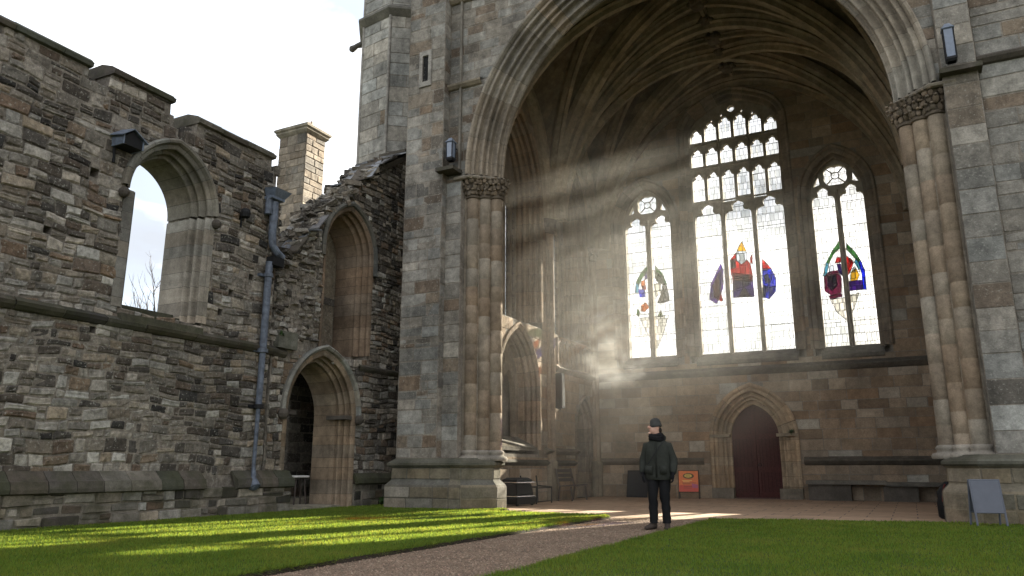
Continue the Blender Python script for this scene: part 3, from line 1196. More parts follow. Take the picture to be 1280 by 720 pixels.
    hp = [(0.40, -0.02), (0.42, 0.12), (0.37, 0.17), (0.31, 0.13), (0.29, 0.02)]
    sweep(hb, arch_pts(14.72, 1.02, 2.30, 1.28, 14), hp, PL, (0.23, 0.22, 0.19), seg=0.4)
    for y in (14.72 - 1.38, 14.72 + 1.38):
        ellipsoid(hb, (XL + 0.1, y, 2.22), (0.14, 0.13, 0.13), DARK, 8, 6)
    hb.build('hood_mould', M_MOULD, root)
    for s, y in ((1, 14.72 + 1.0), (-1, 14.72 - 1.0)):
        ib = MB()
        ya, yb = (y - 0.08, y + 0.14) if s > 0 else (y - 0.14, y + 0.08)
        ib.box((XL - 0.6, ya, 2.22), (XL + 0.06, yb, 2.32), DARK)
        ib.build('impost', M_MOULD, root)
    wb = MB()
    path = densify(win2_loop, 0.14)
    prof = [(0.22, 0.0), (0.22, 0.04), (0.16, 0.04)] + rolls(0.16, 0.03, 0.02, -0.42, 5, 0.03, seed=3) + [(0.0, -0.5), (0.0, -1.1)]
    sweep(wb, path, prof, PL, (0.185, 0.135, 0.095), seg=0.3)
    wb.build('window_surround', M_MOULD, root)
    hb = MB()
    ap = arch_pts(15.5, 0.80, 6.62, 1.08, 14)
    sweep(hb, [(14.7, 6.3)] + ap + [(16.3, 6.2)], [(0.33, -0.02), (0.35, 0.09), (0.29, 0.13), (0.23, 0.1), (0.21, 0.02)], PL, (0.12, 0.115, 0.10), seg=0.4)
    hb.build('hood_mould', M_MOULD, root)
    prof = [(3.50, 0.0), (3.52, 0.05), (3.58, 0.10), (3.64, 0.11), (3.67, 0.07), (3.72, 0.0)]
    for a, b in ((12.95, 13.35), (16.05, 18.6)):
        cb = MB()
        cb.grid([[(XL + w, a, v) for v, w in prof], [(XL + w, b, v) for v, w in prof]], DARK)
        cb.build('string_course', M_MOSSY, root)
    # dressed angle stone where the string course breaks off
    ab = MB()
    ab.box((XL - 0.2, 13.0, 3.72), (XL + 0.14, 13.62, 4.12), (0.16, 0.155, 0.13))
    ab.build('corbel', M_MOSSY, root)
    pb = MB()
    prof = [(0.86, 0.0), (0.87, 0.08), (0.74, 0.18), (0.62, 0.2), (0.58, 0.14)]
    pb.grid([[(XL + w, 16.05, v) for v, w in prof], [(XL + w, 18.6, v) for v, w in prof]], (0.07, 0.07, 0.045))
    pb.cap([(XL + w, 16.05, v) for v, w in prof], (0.07, 0.07, 0.045))
    masonry(pb, place_x(XL + 0.1), 16.05, 18.6, -0.05, 0.6, tone, course=(0.18, 0.28), length=(0.25, 0.6), depth=(0.0, 0.05), rough=0.015)
    pb.box((XL - 0.05, 16.05, -0.1), (XL + 0.1, 18.6, 0.6), MORTAR)
    pb.build('plinth', M_MOSSY, root)


ruined_gable()


def passage():
    root = empty('passage_wall', (-15.3, 16, 0), 'dark coursed stone wall seen inside the open doorway', 'wall')
    mb = MB()
    p = place_x(-15.3)
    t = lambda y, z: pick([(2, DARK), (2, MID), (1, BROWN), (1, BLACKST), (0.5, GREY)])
    mb.box((-15.8, 16.25, -0.1), (-15.3, 20.2, 5.6), MORTAR)
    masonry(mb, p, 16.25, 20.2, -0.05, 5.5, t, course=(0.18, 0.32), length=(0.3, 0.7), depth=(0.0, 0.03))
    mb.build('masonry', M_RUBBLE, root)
    eb = MB()
    eb.box((-15.9, 13.2, -0.1), (-15.85, 16.2, 5.6), BLACKST)  # thin black sheet; the darkness of the gap is in its colour
    eb.build('dark_gap_sheet', M_RUBBLE, root)
    fb = MB()
    fb.box((-16.2, 13.0, 5.4), (-13.95, 20.2, 5.6), DARK)
    fb.build('lintel_slab', M_RUBBLE, root)
    nb = MB()
    nb.box((-15.9, 20.2, -0.1), (-13.9, 20.5, 5.6), DARK)
    masonry(nb, lambda u, v, w: (u, 20.2 - w, v), -15.3, -13.9, 0, 5.4, t, course=(0.18, 0.32), length=(0.3, 0.7), depth=(0.0, 0.03))
    nb.build('end_masonry', M_RUBBLE, root)
    for a, b, z, c in (((-14.3, 13.72), (-12.9, 15.7), 0.10, (0.30, 0.27, 0.20)), ((-15.28, 13.72), (-14.3, 17.5), 0.24, (0.27, 0.24, 0.18))):
        s = MB()
        s.box((a[0], a[1], -0.05), (b[0], b[1], z), c)
        o = s.build('stone_step', M_ASHLAR)
        tag(o, 'low pale stone step in the open doorway' if z < 0.2 else 'second pale stone step, further inside the doorway', 'step', 'steps in the doorway')


passage()


def stool():
    root = empty('stool', (-13.75, 15.55, 0.10), 'small white topped stool standing in the open doorway', 'stool')
    WORLD_SPACE[0] = False
    root.location = (-14.0, 15.35, 0.10)
    mb = MB()
    lathe(mb, 0, 0, [(0.02, 0.66), (0.26, 0.66), (0.28, 0.68), (0.28, 0.70), (0.26, 0.715), (0.02, 0.715)], (1, 1, 1), 20)
    mb.build('seat', paint_mat('worn white paint', (0.55, 0.53, 0.5), 0.6), root)
    for k in range(4):
        lb = MB()
        a = k * PI / 2 + 0.4
        lb.bar((0.15 * math.cos(a), 0.15 * math.sin(a), 0.66), (0.23 * math.cos(a), 0.23 * math.sin(a), 0), 0.02, (1, 1, 1))
        lb.build('leg', M_DARKWOOD, root)
    WORLD_SPACE[0] = True


stool()

# ------------------------------------------------------------------ chimney behind the ruin
def chimney():
    root = empty('chimney_stack', (-18.65, 19.6, 0), 'square ashlar chimney stack rising behind the ruined wall against the sky', 'chimney')
    tone = lambda u, v: pick([(3, (0.26, 0.215, 0.165)), (2, (0.21, 0.175, 0.135)), (1.5, MID)])
    x0, x1, y0, y1 = -19.28, -18.0, 19.05, 20.05
    mb = MB()
    mb.box((x0 + .01, y0 + .01, 9.2), (x1 - .01, y1 - .01, 12.7), MORTAR)
    masonry(mb, place_y(y0), x0, x1, 9.25, 12.7, tone, course=(0.2, 0.32), length=(0.25, 0.6), depth=(0.0, 0.015), joint=0.012)
    masonry(mb, place_x(x1), y0, y1, 9.25, 12.7, tone, course=(0.2, 0.32), length=(0.25, 0.6), depth=(0.0, 0.015), joint=0.012)
    mb.build('shaft', M_ASHLAR, root)
    sq = [(x0, y0), (x1, y0), (x1, y1), (x0, y1)]
    cb = MB()
    loft(cb, sq, [(12.68, 0.0), (12.72, 0.04), (12.80, 0.10), (12.86, 0.10), (12.90, 0.15), (12.98, 0.16), (13.08, 0.02), (13.1, -0.1)], (0.27, 0.24, 0.19))
    cb.build('cap', M_ASHLAR, root)
    bb = MB()
    loft(bb, sq, [(8.95, 0.16), (9.05, 0.16), (9.12, 0.10), (9.26, 0.015)], (0.28, 0.24, 0.18))
    bb.build('offset_band', M_ASHLAR, root)
    lb = MB()
    a0, a1, b0, b1 = x0 - .12, x1 + .14, y0 - .12, y1 + .3
    lb.box((a0 + .01, b0 + .01, -0.1), (a1 - .01, b1 - .01, 8.95), MORTAR)
    masonry(lb, place_y(b0), a0, a1, 0, 8.95, tone, course=(0.2, 0.34), length=(0.25, 0.6), depth=(0.0, 0.03))
    masonry(lb, place_x(a1), b0, b1, 0, 8.95, tone, course=(0.2, 0.34), length=(0.25, 0.6), depth=(0.0, 0.03))
    lb.build('stem', M_RUBBLE, root)
    for dx in (0.0, 0.13):
        pb = MB()
        lathe(pb, -18.35 + dx, 19.5, [(0.05, 13.08), (0.06, 13.2), (0.045, 13.3), (0.05, 13.32), (0.03, 13.34)], (1, 1, 1), 10)
        pb.build('chimney_pot', paint_mat('clay pot', (0.4, 0.3, 0.22), 0.8), root)


chimney()


# ------------------------------------------------------------------ the great porch
YF = 16.5            # facade plane
PF = place_y(YF)
ACX, AHW, ASP, ARI = -4.27, 4.74, 8.62, 4.90
PIER_TOP = 8.02


def facade_tone(x, z):
    return pick([(4, (0.25, 0.232, 0.203)), (3, (0.21, 0.193, 0.167)), (1.6, (0.295, 0.275, 0.24)), (1.4, (0.165, 0.125, 0.092)), (1.0, (0.15, 0.134, 0.114)), (0.9, (0.21, 0.17, 0.13))])


def inner_tone(u, z):
    return pick([(3, (0.31, 0.232, 0.16)), (3, (0.265, 0.198, 0.137)), (1.4, (0.34, 0.275, 0.205)), (1.6, (0.235, 0.16, 0.102)), (0.5, (0.35, 0.31, 0.25))])


porch = empty('church_porch', (ACX, YF, 0), 'tall Gothic stone porch with one great moulded arch open to the lawn', 'porch')


def facade():
    # spandrel wall round the arch
    apts = arch_pts(ACX, AHW + 0.7, ASP, ARI + 0.72, 26)
    hole = [(ACX - AHW - 0.7, ASP - 0.02)] + apts[1:-1] + [(ACX + AHW + 0.7, ASP - 0.02)]
    mb = MB()
    outline = [(-10.4, ASP - 0.02), (ACX - AHW - 0.7, ASP - 0.02)] + apts[1:-1] + [(ACX + AHW + 0.7, ASP - 0.02), (1.36, ASP - 0.02), (1.36, 19.0), (-10.4, 19.0)]
    prism(mb, outline, [], PF, -1.1, -0.30 + 0.3, MORTAR)
    sp = loop_span([(ACX - AHW - 0.68, ASP - 0.5)] + apts + [(ACX + AHW + 0.68, ASP - 0.5)], 0.0)
    masonry(mb, PF, -10.4, 1.36, ASP, 18.9, facade_tone, [sp], course=(0.20, 0.36), length=(0.35, 0.85), depth=(0.002, 0.009), joint=0.012, rough=0.009, bev=0.012, n=2)
    mb.build('spandrel', M_ASHLAR, porch)
    # wall right of the arch
    rb = MB()
    rb.box((1.36, YF, 1.2), (16, YF + 1.1, 19.0), MORTAR)
    masonry(rb, PF, 2.0, 9.0, 1.25, 18.9, facade_tone, course=(0.24, 0.46), length=(0.35, 1.0), depth=(0.002, 0.012), joint=0.014, rough=0.01, bev=0.014, n=2, split=0.12)
    rb.build('facade_wall', M_ASHLAR, porch)
    pb = MB()
    pb.box((1.37, YF - 0.14, 1.2), (1.99, YF + 0.1, 19.0), MORTAR)
    masonry(pb, place_y(YF - 0.14), 1.37, 1.99, 1.25, 18.9, facade_tone, course=(0.38, 0.52), length=(0.7, 0.7), depth=(0.004, 0.016), joint=0.012, rough=0.003, bev=0.008, n=2)
    pb.build('pilaster', M_ASHLAR, porch)
    # buttress and its return strip
    bb = MB()
    bx0, bx1 = -11.60, -10.4
    bb.box((bx0, 16.2, 1.2), (bx1, 19.2, 19.0), MORTAR)
    slit = [(-11.12, 11.55), (-10.92, 11.55), (-10.92, 12.35), (-11.12, 12.35)]
    masonry(bb, place_y(16.2), bx0, bx1, 1.25, 18.9, facade_tone, [loop_span([(-11.2, 11.45), (-10.84, 11.45), (-10.84, 12.45), (-11.2, 12.45)])], course=(0.22, 0.42), length=(0.3, 0.85), split=0.12, depth=(0.002, 0.009), joint=0.013, rough=0.009, bev=0.014, n=2)
    masonry(bb, place_x(bx1), 16.2, 16.5, 1.25, 18.9, facade_tone, course=(0.30, 0.46), length=(0.3, 0.3), depth=(0.004, 0.01), n=2)
    bb.build('buttress', M_ASHLAR, porch)
    fb = MB()
    ps = place_y(16.2)
    prism(fb, [(-11.22, 11.40), (-10.82, 11.40), (-10.82, 12.50), (-11.22, 12.50)], [slit], ps, 0.0, 0.05, (0.3, 0.28, 0.25))
    so = fb.build('slit_window', M_ASHLAR, porch)
    db = MB()
    db.box((-11.11, 16.194, 11.56), (-10.93, 16.198, 12.34), (0.012, 0.012, 0.012))  # near-black sheet paints the slit's dark depth; no hole is cut here
    db.build('opening', M_ASHLAR, so)
    sb = MB()
    sb.box((-10.4, 16.42, 1.2), (-9.93, 17.65, ASP - 0.03), MORTAR)
    masonry(sb, place_y(16.42), -10.4, -9.93, 1.25, ASP - 0.05, facade_tone, course=(0.30, 0.46), length=(0.5, 0.5), depth=(0.004, 0.015), n=2, rough=0.003, bev=0.008)
    sb.build('pier_strip', M_ASHLAR, porch)
    # the great arch
    ab = MB()
    path = arch_pts(ACX, AHW, ASP, ARI, 44)
    prof = [(0.80, -0.02), (0.80, 0.12), (0.77, 0.15), (0.72, 0.14), (0.69, 0.08), (0.68, 0.01)] + rolls(0.68, 0.01, 0.40, -0.20, 3, 0.06, 9, seed=5) + \
        rolls(0.40, -0.23, 0.02, -0.52, 4, 0.055, 9, seed=8) + [(0.0, -0.56), (0.0, -0.62), (0.35, -0.62)]
    sweep(ab, path, prof, PF, (0.285, 0.245, 0.195), seg=0.55)
    ab.build('great_arch', M_MOULD, porch)
    # string courses
    for a, b, z, y in ((-10.4, -9.35, 11.36, YF), (-10.4, -8.0, 14.05, YF), (2.0, 9.0, 8.95, YF), (2.0, 9.0, 13.2, YF)):
        cb = MB()
        pr = [(z - 0.14, 0.0), (z - 0.12, 0.06), (z - 0.05, 0.13), (z, 0.14), (z + 0.04, 0.08), (z + 0.09, 0.0)]
        cb.grid([[(a, y - w - 0.02, v) for v, w in pr], [(b, y - w - 0.02, v) for v, w in pr]], DARK if a > 0 else (0.24, 0.2, 0.15))
        cb.build('string_course', M_MOULD, porch)
    # little ledges beside the capitals that carry the lamps
    for a, b, z, y in ((-10.5, -9.95, 8.70, 16.22), (1.32, 2.06, 8.66, 16.36)):
        cb = MB()
        cb.box((a, y - 0.22, z), (b, y + 0.25, z + 0.10), DARK)
        cb.build('ledge', M_MOSSY, porch)
    # thin vertical roll in the recessed panel
    vb = MB()
    for x in (-10.02,):
        vb.box((x - 0.03, 16.42, ASP + 0.15), (x + 0.03, 16.52, 19.0), (0.2, 0.18, 0.15))
    vb.build('fillet', M_MOULD, porch)


facade()


def pier(side):
    """clustered pier; side -1 at the left end of the arch, +1 at the right"""
    s = side
    fx = ACX + s * (AHW + 0.85)          # front outer corner
    ix = ACX + s * (AHW - 0.02)          # inner edge
    mirror = lambda pts: pts if s < 0 else pts[::-1]
    if s < 0:
        core = [(fx - 0.15, 17.25), (fx - 0.15, 16.62), (fx + 0.1, 16.62), (ix - 0.3, 17.05), (ix - 0.3, 17.25)]
    else:
        core = [(ix + 0.3, 17.25), (ix + 0.3, 17.05), (fx - 0.1, 16.62), (fx + 0.15, 16.62), (fx + 0.15, 17.25)]
    mb = MB()
    loft(mb, core, [(1.1, 0), (PIER_TOP + 0.6, 0)], (0.24, 0.2, 0.155))
    mb.build('pier', M_MOULD, porch)
    cen = lambda t: (fx + (ix + s * 0.15 - fx) * t, 16.66 + (17.12 - 16.66) * t)
    big, small = (0.14, 0.52, 0.88), (0.33, 0.70)
    for group, r in ((big, 0.165), (small, 0.065)):
        for t in group:
            x, y = cen(t)
            x += -s * 0.02
            sb = MB()
            z, prof, cols = 1.22, [], []
            cur = 0
            while z < PIER_TOP - 0.02:
                h = rnd.uniform(0.4, 0.75)
                if z + h > PIER_TOP - 0.3: h = PIER_TOP - z
                tone = vary(rnd.choice([(0.27, 0.215, 0.155), (0.255, 0.20, 0.145), (0.28, 0.235, 0.18), (0.245, 0.185, 0.13)]), 0.08)
                prof += [(r - 0.008, z), (r, z + 0.012), (r, z + h - 0.012)]
                cols += [tone] * 3
                z += h
            prof.append((r - 0.008, z)); cols.append(cols[-1])
            lathe(sb, x, y, prof, (0.3, 0.24, 0.17), 18 if r > .1 else 12, colf=lambda i, j, c=cols: c[i])
            sb.build('shaft', M_MOULD, porch, smooth=True)
            # ringed base of the shaft
            rb = MB()
            R_ = r
            lathe(rb, x, y, [(R_ + 0.13, 1.17), (R_ + 0.15, 1.22), (R_ + 0.12, 1.27), (R_ + 0.05, 1.29), (R_ + 0.04, 1.33), (R_ + 0.07, 1.37), (R_ + 0.03, 1.42), (R_, 1.43)], (0.27, 0.24, 0.2), 18)
            rb.build('shaft_base', M_MOULD, porch, smooth=True)
    # carved capital: bells wrapped in leaf lumps under a moulded abacus
    cb = MB()
    for t in big:
        x, y = cen(t)
        lathe(cb, x - s * .02, y, [(0.16, PIER_TOP - 0.02), (0.20, PIER_TOP), (0.205, PIER_TOP + 0.05), (0.17, PIER_TOP + 0.08), (0.18, PIER_TOP + 0.25), (0.24, PIER_TOP + 0.45), (0.29, PIER_TOP + 0.52)], (0.12, 0.095, 0.07), 16)
        for row in range(3):
            for k in range(11):
                a = 2 * PI * (k + 0.5 * (row % 2)) / 11 + rnd.uniform(-.12, .12)
                rr = 0.195 + 0.045 * row
                zz = PIER_TOP + 0.14 + 0.145 * row
                c = (x - s * .02 + rr * math.cos(a), y + rr * math.sin(a), zz + rnd.uniform(-.02, .02))
                q = Matrix.Rotation(a, 3, 'Z') @ Matrix.Rotation(rnd.uniform(-.5, .7), 3, 'Y')
                ellipsoid(cb, c, (0.045, 0.062 * rnd.uniform(.8, 1.2), 0.085 * rnd.uniform(.8, 1.2)), vary((0.16, 0.125, 0.09), .3), 7, 5, q)
                tip = (x - s * .02 + (rr + 0.075) * math.cos(a), y + (rr + 0.075) * math.sin(a), zz + 0.06)
                ellipsoid(cb, tip, (0.04, 0.04, 0.03), vary((0.19, 0.15, 0.11), .3), 6, 4, q)
    cb.build('capital', M_MOULD, porch)
    ab = MB()
    if s < 0:
        abp = [(fx - 0.1, 17.25), (fx - 0.1, 16.52), (fx + 0.14, 16.52), (ix - 0.22, 17.0), (ix - 0.22, 17.25)]
    else:
        abp = [(ix + 0.22, 17.25), (ix + 0.22, 17.0), (fx - 0.14, 16.52), (fx + 0.1, 16.52), (fx + 0.1, 17.25)]
    loft(ab, abp, [(PIER_TOP + 0.48, 0.10), (PIER_TOP + 0.50, 0.17), (PIER_TOP + 0.54, 0.19), (PIER_TOP + 0.57, 0.17), (PIER_TOP + 0.59, 0.11), (ASP + 0.005, 0.08)], (0.22, 0.19, 0.15))
    ab.build('abacus', M_MOULD, porch)
    # stepped plinth blocks
    if s < 0:
        pl = [(-11.58, 17.1), (-11.58, 16.2), (-9.95, 16.2), (-9.75, 16.28), (ix - 0.22, 16.84), (ix - 0.22, 17.1)]
    else:
        pl = [(ix + 0.22, 17.1), (ix + 0.22, 16.84), (fx - 0.2, 16.3), (9.0, 16.3), (9.0, 17.1)]
    pb = MB()
    rings = [(-0.1, 0.20), (0.30, 0.20), (0.56, 0.20), (0.60, 0.18), (0.70, 0.09), (0.72, 0.08), (1.00, 0.08), (1.03, 0.13), (1.07, 0.17), (1.12, 0.17), (1.16, 0.12), (1.22, 0.02), (1.24, 0.0)]
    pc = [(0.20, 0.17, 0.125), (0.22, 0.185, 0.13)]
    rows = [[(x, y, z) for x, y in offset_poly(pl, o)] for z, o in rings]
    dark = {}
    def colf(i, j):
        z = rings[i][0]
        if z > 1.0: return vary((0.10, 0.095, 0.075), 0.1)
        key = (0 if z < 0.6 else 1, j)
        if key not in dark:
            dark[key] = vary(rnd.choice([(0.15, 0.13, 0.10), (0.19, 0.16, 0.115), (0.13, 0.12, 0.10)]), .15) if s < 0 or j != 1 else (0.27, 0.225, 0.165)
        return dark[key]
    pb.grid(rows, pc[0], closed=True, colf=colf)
    pb.cap(rows[-1], pc[0])
    for z0, z1, off in ((0.0, 0.56, 0.20), (0.73, 1.0, 0.08)):
        q = offset_poly(pl, off)
        for i in range(len(q)):
            a, b = q[i], q[(i + 1) % len(q)]
            if min(a[1], b[1]) > 17.2: continue
            pln, Ln = place_line(a, b)
            lit = s > 0 and i == 1  # light on this one facet is put into a paler stone tone
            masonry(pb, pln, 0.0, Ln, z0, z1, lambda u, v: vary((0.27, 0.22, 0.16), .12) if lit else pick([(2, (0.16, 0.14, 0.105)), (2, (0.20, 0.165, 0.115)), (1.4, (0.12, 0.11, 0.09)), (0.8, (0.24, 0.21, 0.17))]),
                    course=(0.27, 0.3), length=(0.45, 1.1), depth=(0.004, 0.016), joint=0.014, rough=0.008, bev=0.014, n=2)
    pb.build('plinth', M_MOSSY2, porch)


M_MOSSY2 = stone_mat('damp plinth stone', soot=0.55, moss=0.3, bump=0.35, scale=4.0)
pier(-1)
pier(1)

# ---- interior walls
XA, XB = -10.25, 1.3
YB = 27.0
PA = place_x(XA)
PB_ = place_y(YB)
aisle_wins = [opening(20.62, 1.33, 5.6, 9.9, 2.35), opening(24.52, 1.5, 5.6, 9.9, 2.35)]
niche1 = opening(20.45, 1.2, 1.55, 3.35, 1.75)
niche2 = opening(25.75, 0.78, 0.0, 2.2, 1.15)


def light(x0, x1, z0, spring, rise, cusp=0.0):
    """one light with a cusped pointed head"""
    c, w = (x0 + x1) / 2, (x1 - x0) / 2
    a = arch_pts(c, w, spring, rise, 12)
    if cusp:
        n = len(a)
        out = []
        for i, (x, z) in enumerate(a):
            t = i / (n - 1)
            d = cusp * (math.exp(-((t - 0.27) / 0.055) ** 2) + math.exp(-((t - 0.73) / 0.055) ** 2))
            out.append((x + (c - x) * d, z + (spring + rise * 0.25 - z) * d * 0.9))
        a = out
    return [(x0, z0)] + a + [(x1, z0)]


def aisle_walls():
    mb = MB()
    outline = [(17.3, -0.1), (27.9, -0.1), (27.9, 17.4), (17.3, 17.4)]
    prism(mb, outline, [grow(l, 0.03) for l in aisle_wins], PA, -1.25, -0.95, MORTAR)
    rebated(mb, outline, [(l, 0.195) for l in aisle_wins] + [(niche1, 0.145), (niche2, 0.145)], PA, -0.95, 0.0, MORTAR)
    spans = [loop_span(l, 0.22) for l in aisle_wins] + [loop_span(l, 0.2) for l in (niche1, niche2)]
    masonry(mb, PA, 17.8, 27.0, 0.0, 15.2, inner_tone, spans, course=(0.28, 0.42), length=(0.45, 0.95), depth=(0.003, 0.014), joint=0.010, rough=0.003, bev=0.007, n=2)
    mb.build('aisle_wall', M_INNER, porch)
    for i, l in enumerate(aisle_wins):
        wb = MB()
        sweep(wb, densify(l, 0.3), [(0.24, 0.0), (0.24, 0.05)] + rolls(0.20, 0.04, 0.0, -0.40, 5, 0.05, seed=20 + i) + [(-0.01, -0.44)] + rolls(-0.01, -0.46, -0.05, -0.78, 3, 0.04, seed=30 + i) + [(-0.06, -0.94)], PA, (0.26, 0.19, 0.125), seg=0.5)
        w = wb.build('window', M_MOULD, porch)
        cx, hw = ((20.62, 1.33), (24.52, 1.5))[i]
        gb = MB()
        gb.poly([(XA - 0.90, a, b) for a, b in opening(cx, hw, 5.6, 9.9, 2.35)], (0.9, 0.9, 0.88))
        gb.build('glass', M_GLASS, w)
        tb = MB()
        ed = ((19.45, 20.0), (20.18, 20.85), (21.14, 21.46), (21.62, 21.86)) if i == 0 else ((23.2, 23.9), (24.1, 24.8), (25.06, 25.5), (25.7, 25.94))
        lights = [light(a, b, 5.75, 9.35, 0.5, 0.35) for a, b in ed]
        prism(tb, opening(cx, hw - 0.01, 5.58, 9.9, 2.33), lights, PA, -0.96, -0.82, (0.25, 0.2, 0.15))
        for k in range(14):
            for a, b in ed:
                tb.box((XA - 0.895, a, 6.0 + k * 0.26), (XA - 0.88, b, 6.015 + k * 0.26), (0.03, 0.03, 0.03))
        tb.build('tracery', M_MOULD, w)
    for a, b in (((-11.4, 17.0, -0.1), (-9.55, 17.6, 17.4)), ((0.95, 17.0, -0.1), (2.4, 17.72, 17.4))):
        nb = MB()
        nb.box(a, b, (0.24, 0.19, 0.14))
        nb.build('pier_return', M_INNER, porch)
    # blind pointed recess with a sloping sill and inner tracery
    nb = MB()
    sweep(nb, densify(niche1, 0.25), [(0.24, 0.0), (0.24, 0.07), (0.18, 0.08)] + rolls(0.15, 0.05, 0.0, -0.45, 6, 0.04, seed=41) + [(0, -0.9)], PA, (0.25, 0.19, 0.135), seg=0.5)
    lights = [opening(20.45 - 0.56, 0.44, 1.9, 3.25, 0.75), opening(20.45 + 0.56, 0.44, 1.9, 3.25, 0.75), [(20.45 + 0.3 * math.cos(a * PI / 8), 4.28 + 0.3 * math.sin(a * PI / 8)) for a in range(16)]]
    prism(nb, niche1, lights, PA, -0.80, -0.62, (0.24, 0.19, 0.14))
    nb.grid([[(XA - 0.65, 19.25, 1.95), (XA - 0.65, 21.65, 1.95)], [(XA + 0.05, 19.25, 1.6), (XA + 0.05, 21.65, 1.6)], [(XA + 0.05, 19.25, 1.5), (XA + 0.05, 21.65, 1.5)]], (0.17, 0.15, 0.12))
    nb.build('blind_arch', M_MOULD, porch)
    nb = MB()
    sweep(nb, densify(niche2, 0.25), [(0.2, 0.0), (0.2, 0.06)] + rolls(0.15, 0.05, 0.0, -0.4, 5, 0.035, seed=42) + [(0, -0.9)], PA, (0.24, 0.185, 0.135), seg=0.5)
    nb.build('recess_arch', M_MOULD, porch)
    # ledges, strings and a blind arcade band on the aisle wall
    for a, b, z, h, d, c in ((17.9, 24.7, 1.18, 0.12, 0.12, (0.08, 0.07, 0.055)), (23.2, 26.98, 4.28, 0.16, 0.15, (0.2, 0.17, 0.135)), (22.2, 24.8, 1.55, 0.14, 0.2, (0.15, 0.12, 0.09))):
        cb = MB()
        pr = [(z - h, 0.0), (z - h * .7, d * .5), (z - h * .2, d), (z, d), (z + h * .3, d * .4), (z + h * .6, 0.0)]
        cb.grid([[(XA + w, a, v) for v, w in pr], [(XA + w, b, v) for v, w in pr]], c)
        cb.cap([(XA + w, a, v) for v, w in pr], c)
        cb.build('string_course', M_MOULD, porch)
    bb = MB()
    for k in range(9):
        y = 23.3 + k * 0.42
        bb.box((XA, y - 0.03, 4.4), (XA + 0.07, y + 0.03, 5.3), (0.22, 0.17, 0.13))
        sweep(bb, arch_pts(y + 0.21, 0.17, 4.95, 0.25, 5), [(0.03, 0.0), (0.03, 0.06), (-0.02, 0.05), (-0.02, 0.0)], PA, (0.22, 0.17, 0.13))
    bb.build('blind_arcade', M_MOULD, porch)
    # opposite aisle wall, solid
    rb = MB()
    rb.box((XB, 17.7, -0.1), (XB + 1.2, 28.0, 17.4), MORTAR)
    masonry(rb, place_x(XB, -1), 17.8, 27.0, 0.0, 15.2, inner_tone, course=(0.3, 0.45), length=(0.5, 1.0), depth=(0.003, 0.014), joint=0.010, rough=0.003, bev=0.007, n=2)
    rb.build('aisle_wall', M_INNER, porch)
    # unseen building mass and roof slab, added to block the sun
    hb = MB()
    hb.box((XB + 1.2, 17.6, -0.1), (16.0, 28.0, 16.5), (0.25, 0.22, 0.18))
    hb.build('sun_block_mass', M_ASHLAR, porch)
    tb = MB()
    tb.box((-11.5, 17.6, 17.4), (16.0, 28.0, 17.8), (0.1, 0.1, 0.11))
    tb.build('roof', M_SLATE, porch)


aisle_walls()

# ---- window wall
W_C = dict(c=-4.71, w=1.66, sill=4.88, spring=13.32, rise=1.32)
W_L = dict(c=-8.14, w=0.97, sill=4.92, spring=10.15, rise=1.45)
W_R = dict(c=-1.33, w=0.89, sill=4.86, spring=10.25, rise=1.35)
loop_c = opening(W_C['c'], W_C['w'], W_C['sill'], W_C['spring'], W_C['rise'], 'four', 16)
loop_l = opening(W_L['c'], W_L['w'], W_L['sill'], W_L['spring'], W_L['rise'])
loop_r = opening(W_R['c'], W_R['w'], W_R['sill'], W_R['spring'], W_R['rise'])
door2 = opening(-4.66, 0.80, 0.0, 2.05, 1.10)
YG = YB + 0.55       # glass plane


def ring(c, r, n=24):
    return [(c[0] + r * math.cos(2 * PI * k / n), c[1] + r * math.sin(2 * PI * k / n)) for k in range(n)]


def foil(c, r, k, depth=0.22, n=32, rot=0.0):
    return [(c[0] + r * (1 - depth + depth * abs(math.sin(k * (2 * PI * i / n + rot) / 2)) * 1.0) * math.cos(2 * PI * i / n),
             c[1] + r * (1 - depth + depth * abs(math.sin(k * (2 * PI * i / n + rot) / 2))) * math.sin(2 * PI * i / n)) for i in range(n)]


def glazing(parent, lights, leads_h, leads_v, box, arch_top):
    gb = MB()
    for l in lights:
        gb.poly([(x, YG, z) for x, z in l], (0.97, 0.97, 0.95))
    gb.build('glass', M_GLASS, parent)
    lb = MB()
    g = random.Random(7)
    t = 0.005
    for l in lights:
        us = [p[0] for p in l]; vs = [p[1] for p in l]
        lo, hi, b, tp = min(us), max(us), min(vs), max(vs)
        if hi - lo < 0.3 or tp - b < 0.3: continue
        sp = loop_span(l)
        z = b + 0.04
        k = 0
        while z < tp - 0.1:
            s = sp(z - .005, z + .005)
            if s and s[1] - s[0] > 0.1:
                tt = t * (1.7 if k % 2 == 0 else 0.8)
                lb.box((s[0], YG - 0.02, z - tt), (s[1], YG - 0.006, z + tt), (1, 1, 1))
            z += leads_h * g.uniform(0.94, 1.06); k += 1
        nv = max(2, round((hi - lo) / leads_v))
        for i in range(nv + 1):
            x = lo + (hi - lo) * (i / nv)
            if i == 0: x += 0.05
            if i == nv: x -= 0.05
            z = b
            while z < tp - 0.12:
                h = leads_h * g.choice([1, 1, 2])
                xx = x + (g.uniform(-.03, .03) if 0 < i < nv else 0)
                s = sp(z + h - .01, z + h)
                if s and s[0] + .02 < xx < s[1] - .02 and (g.random() < 0.85 or i in (0, nv)):
                    lb.box((xx - t * .7, YG - 0.02, z), (xx + t * .7, YG - 0.006, min(z + h, tp)), (1, 1, 1))
                z += h
    lb.build('lead_lattice', M_LEADING, parent)


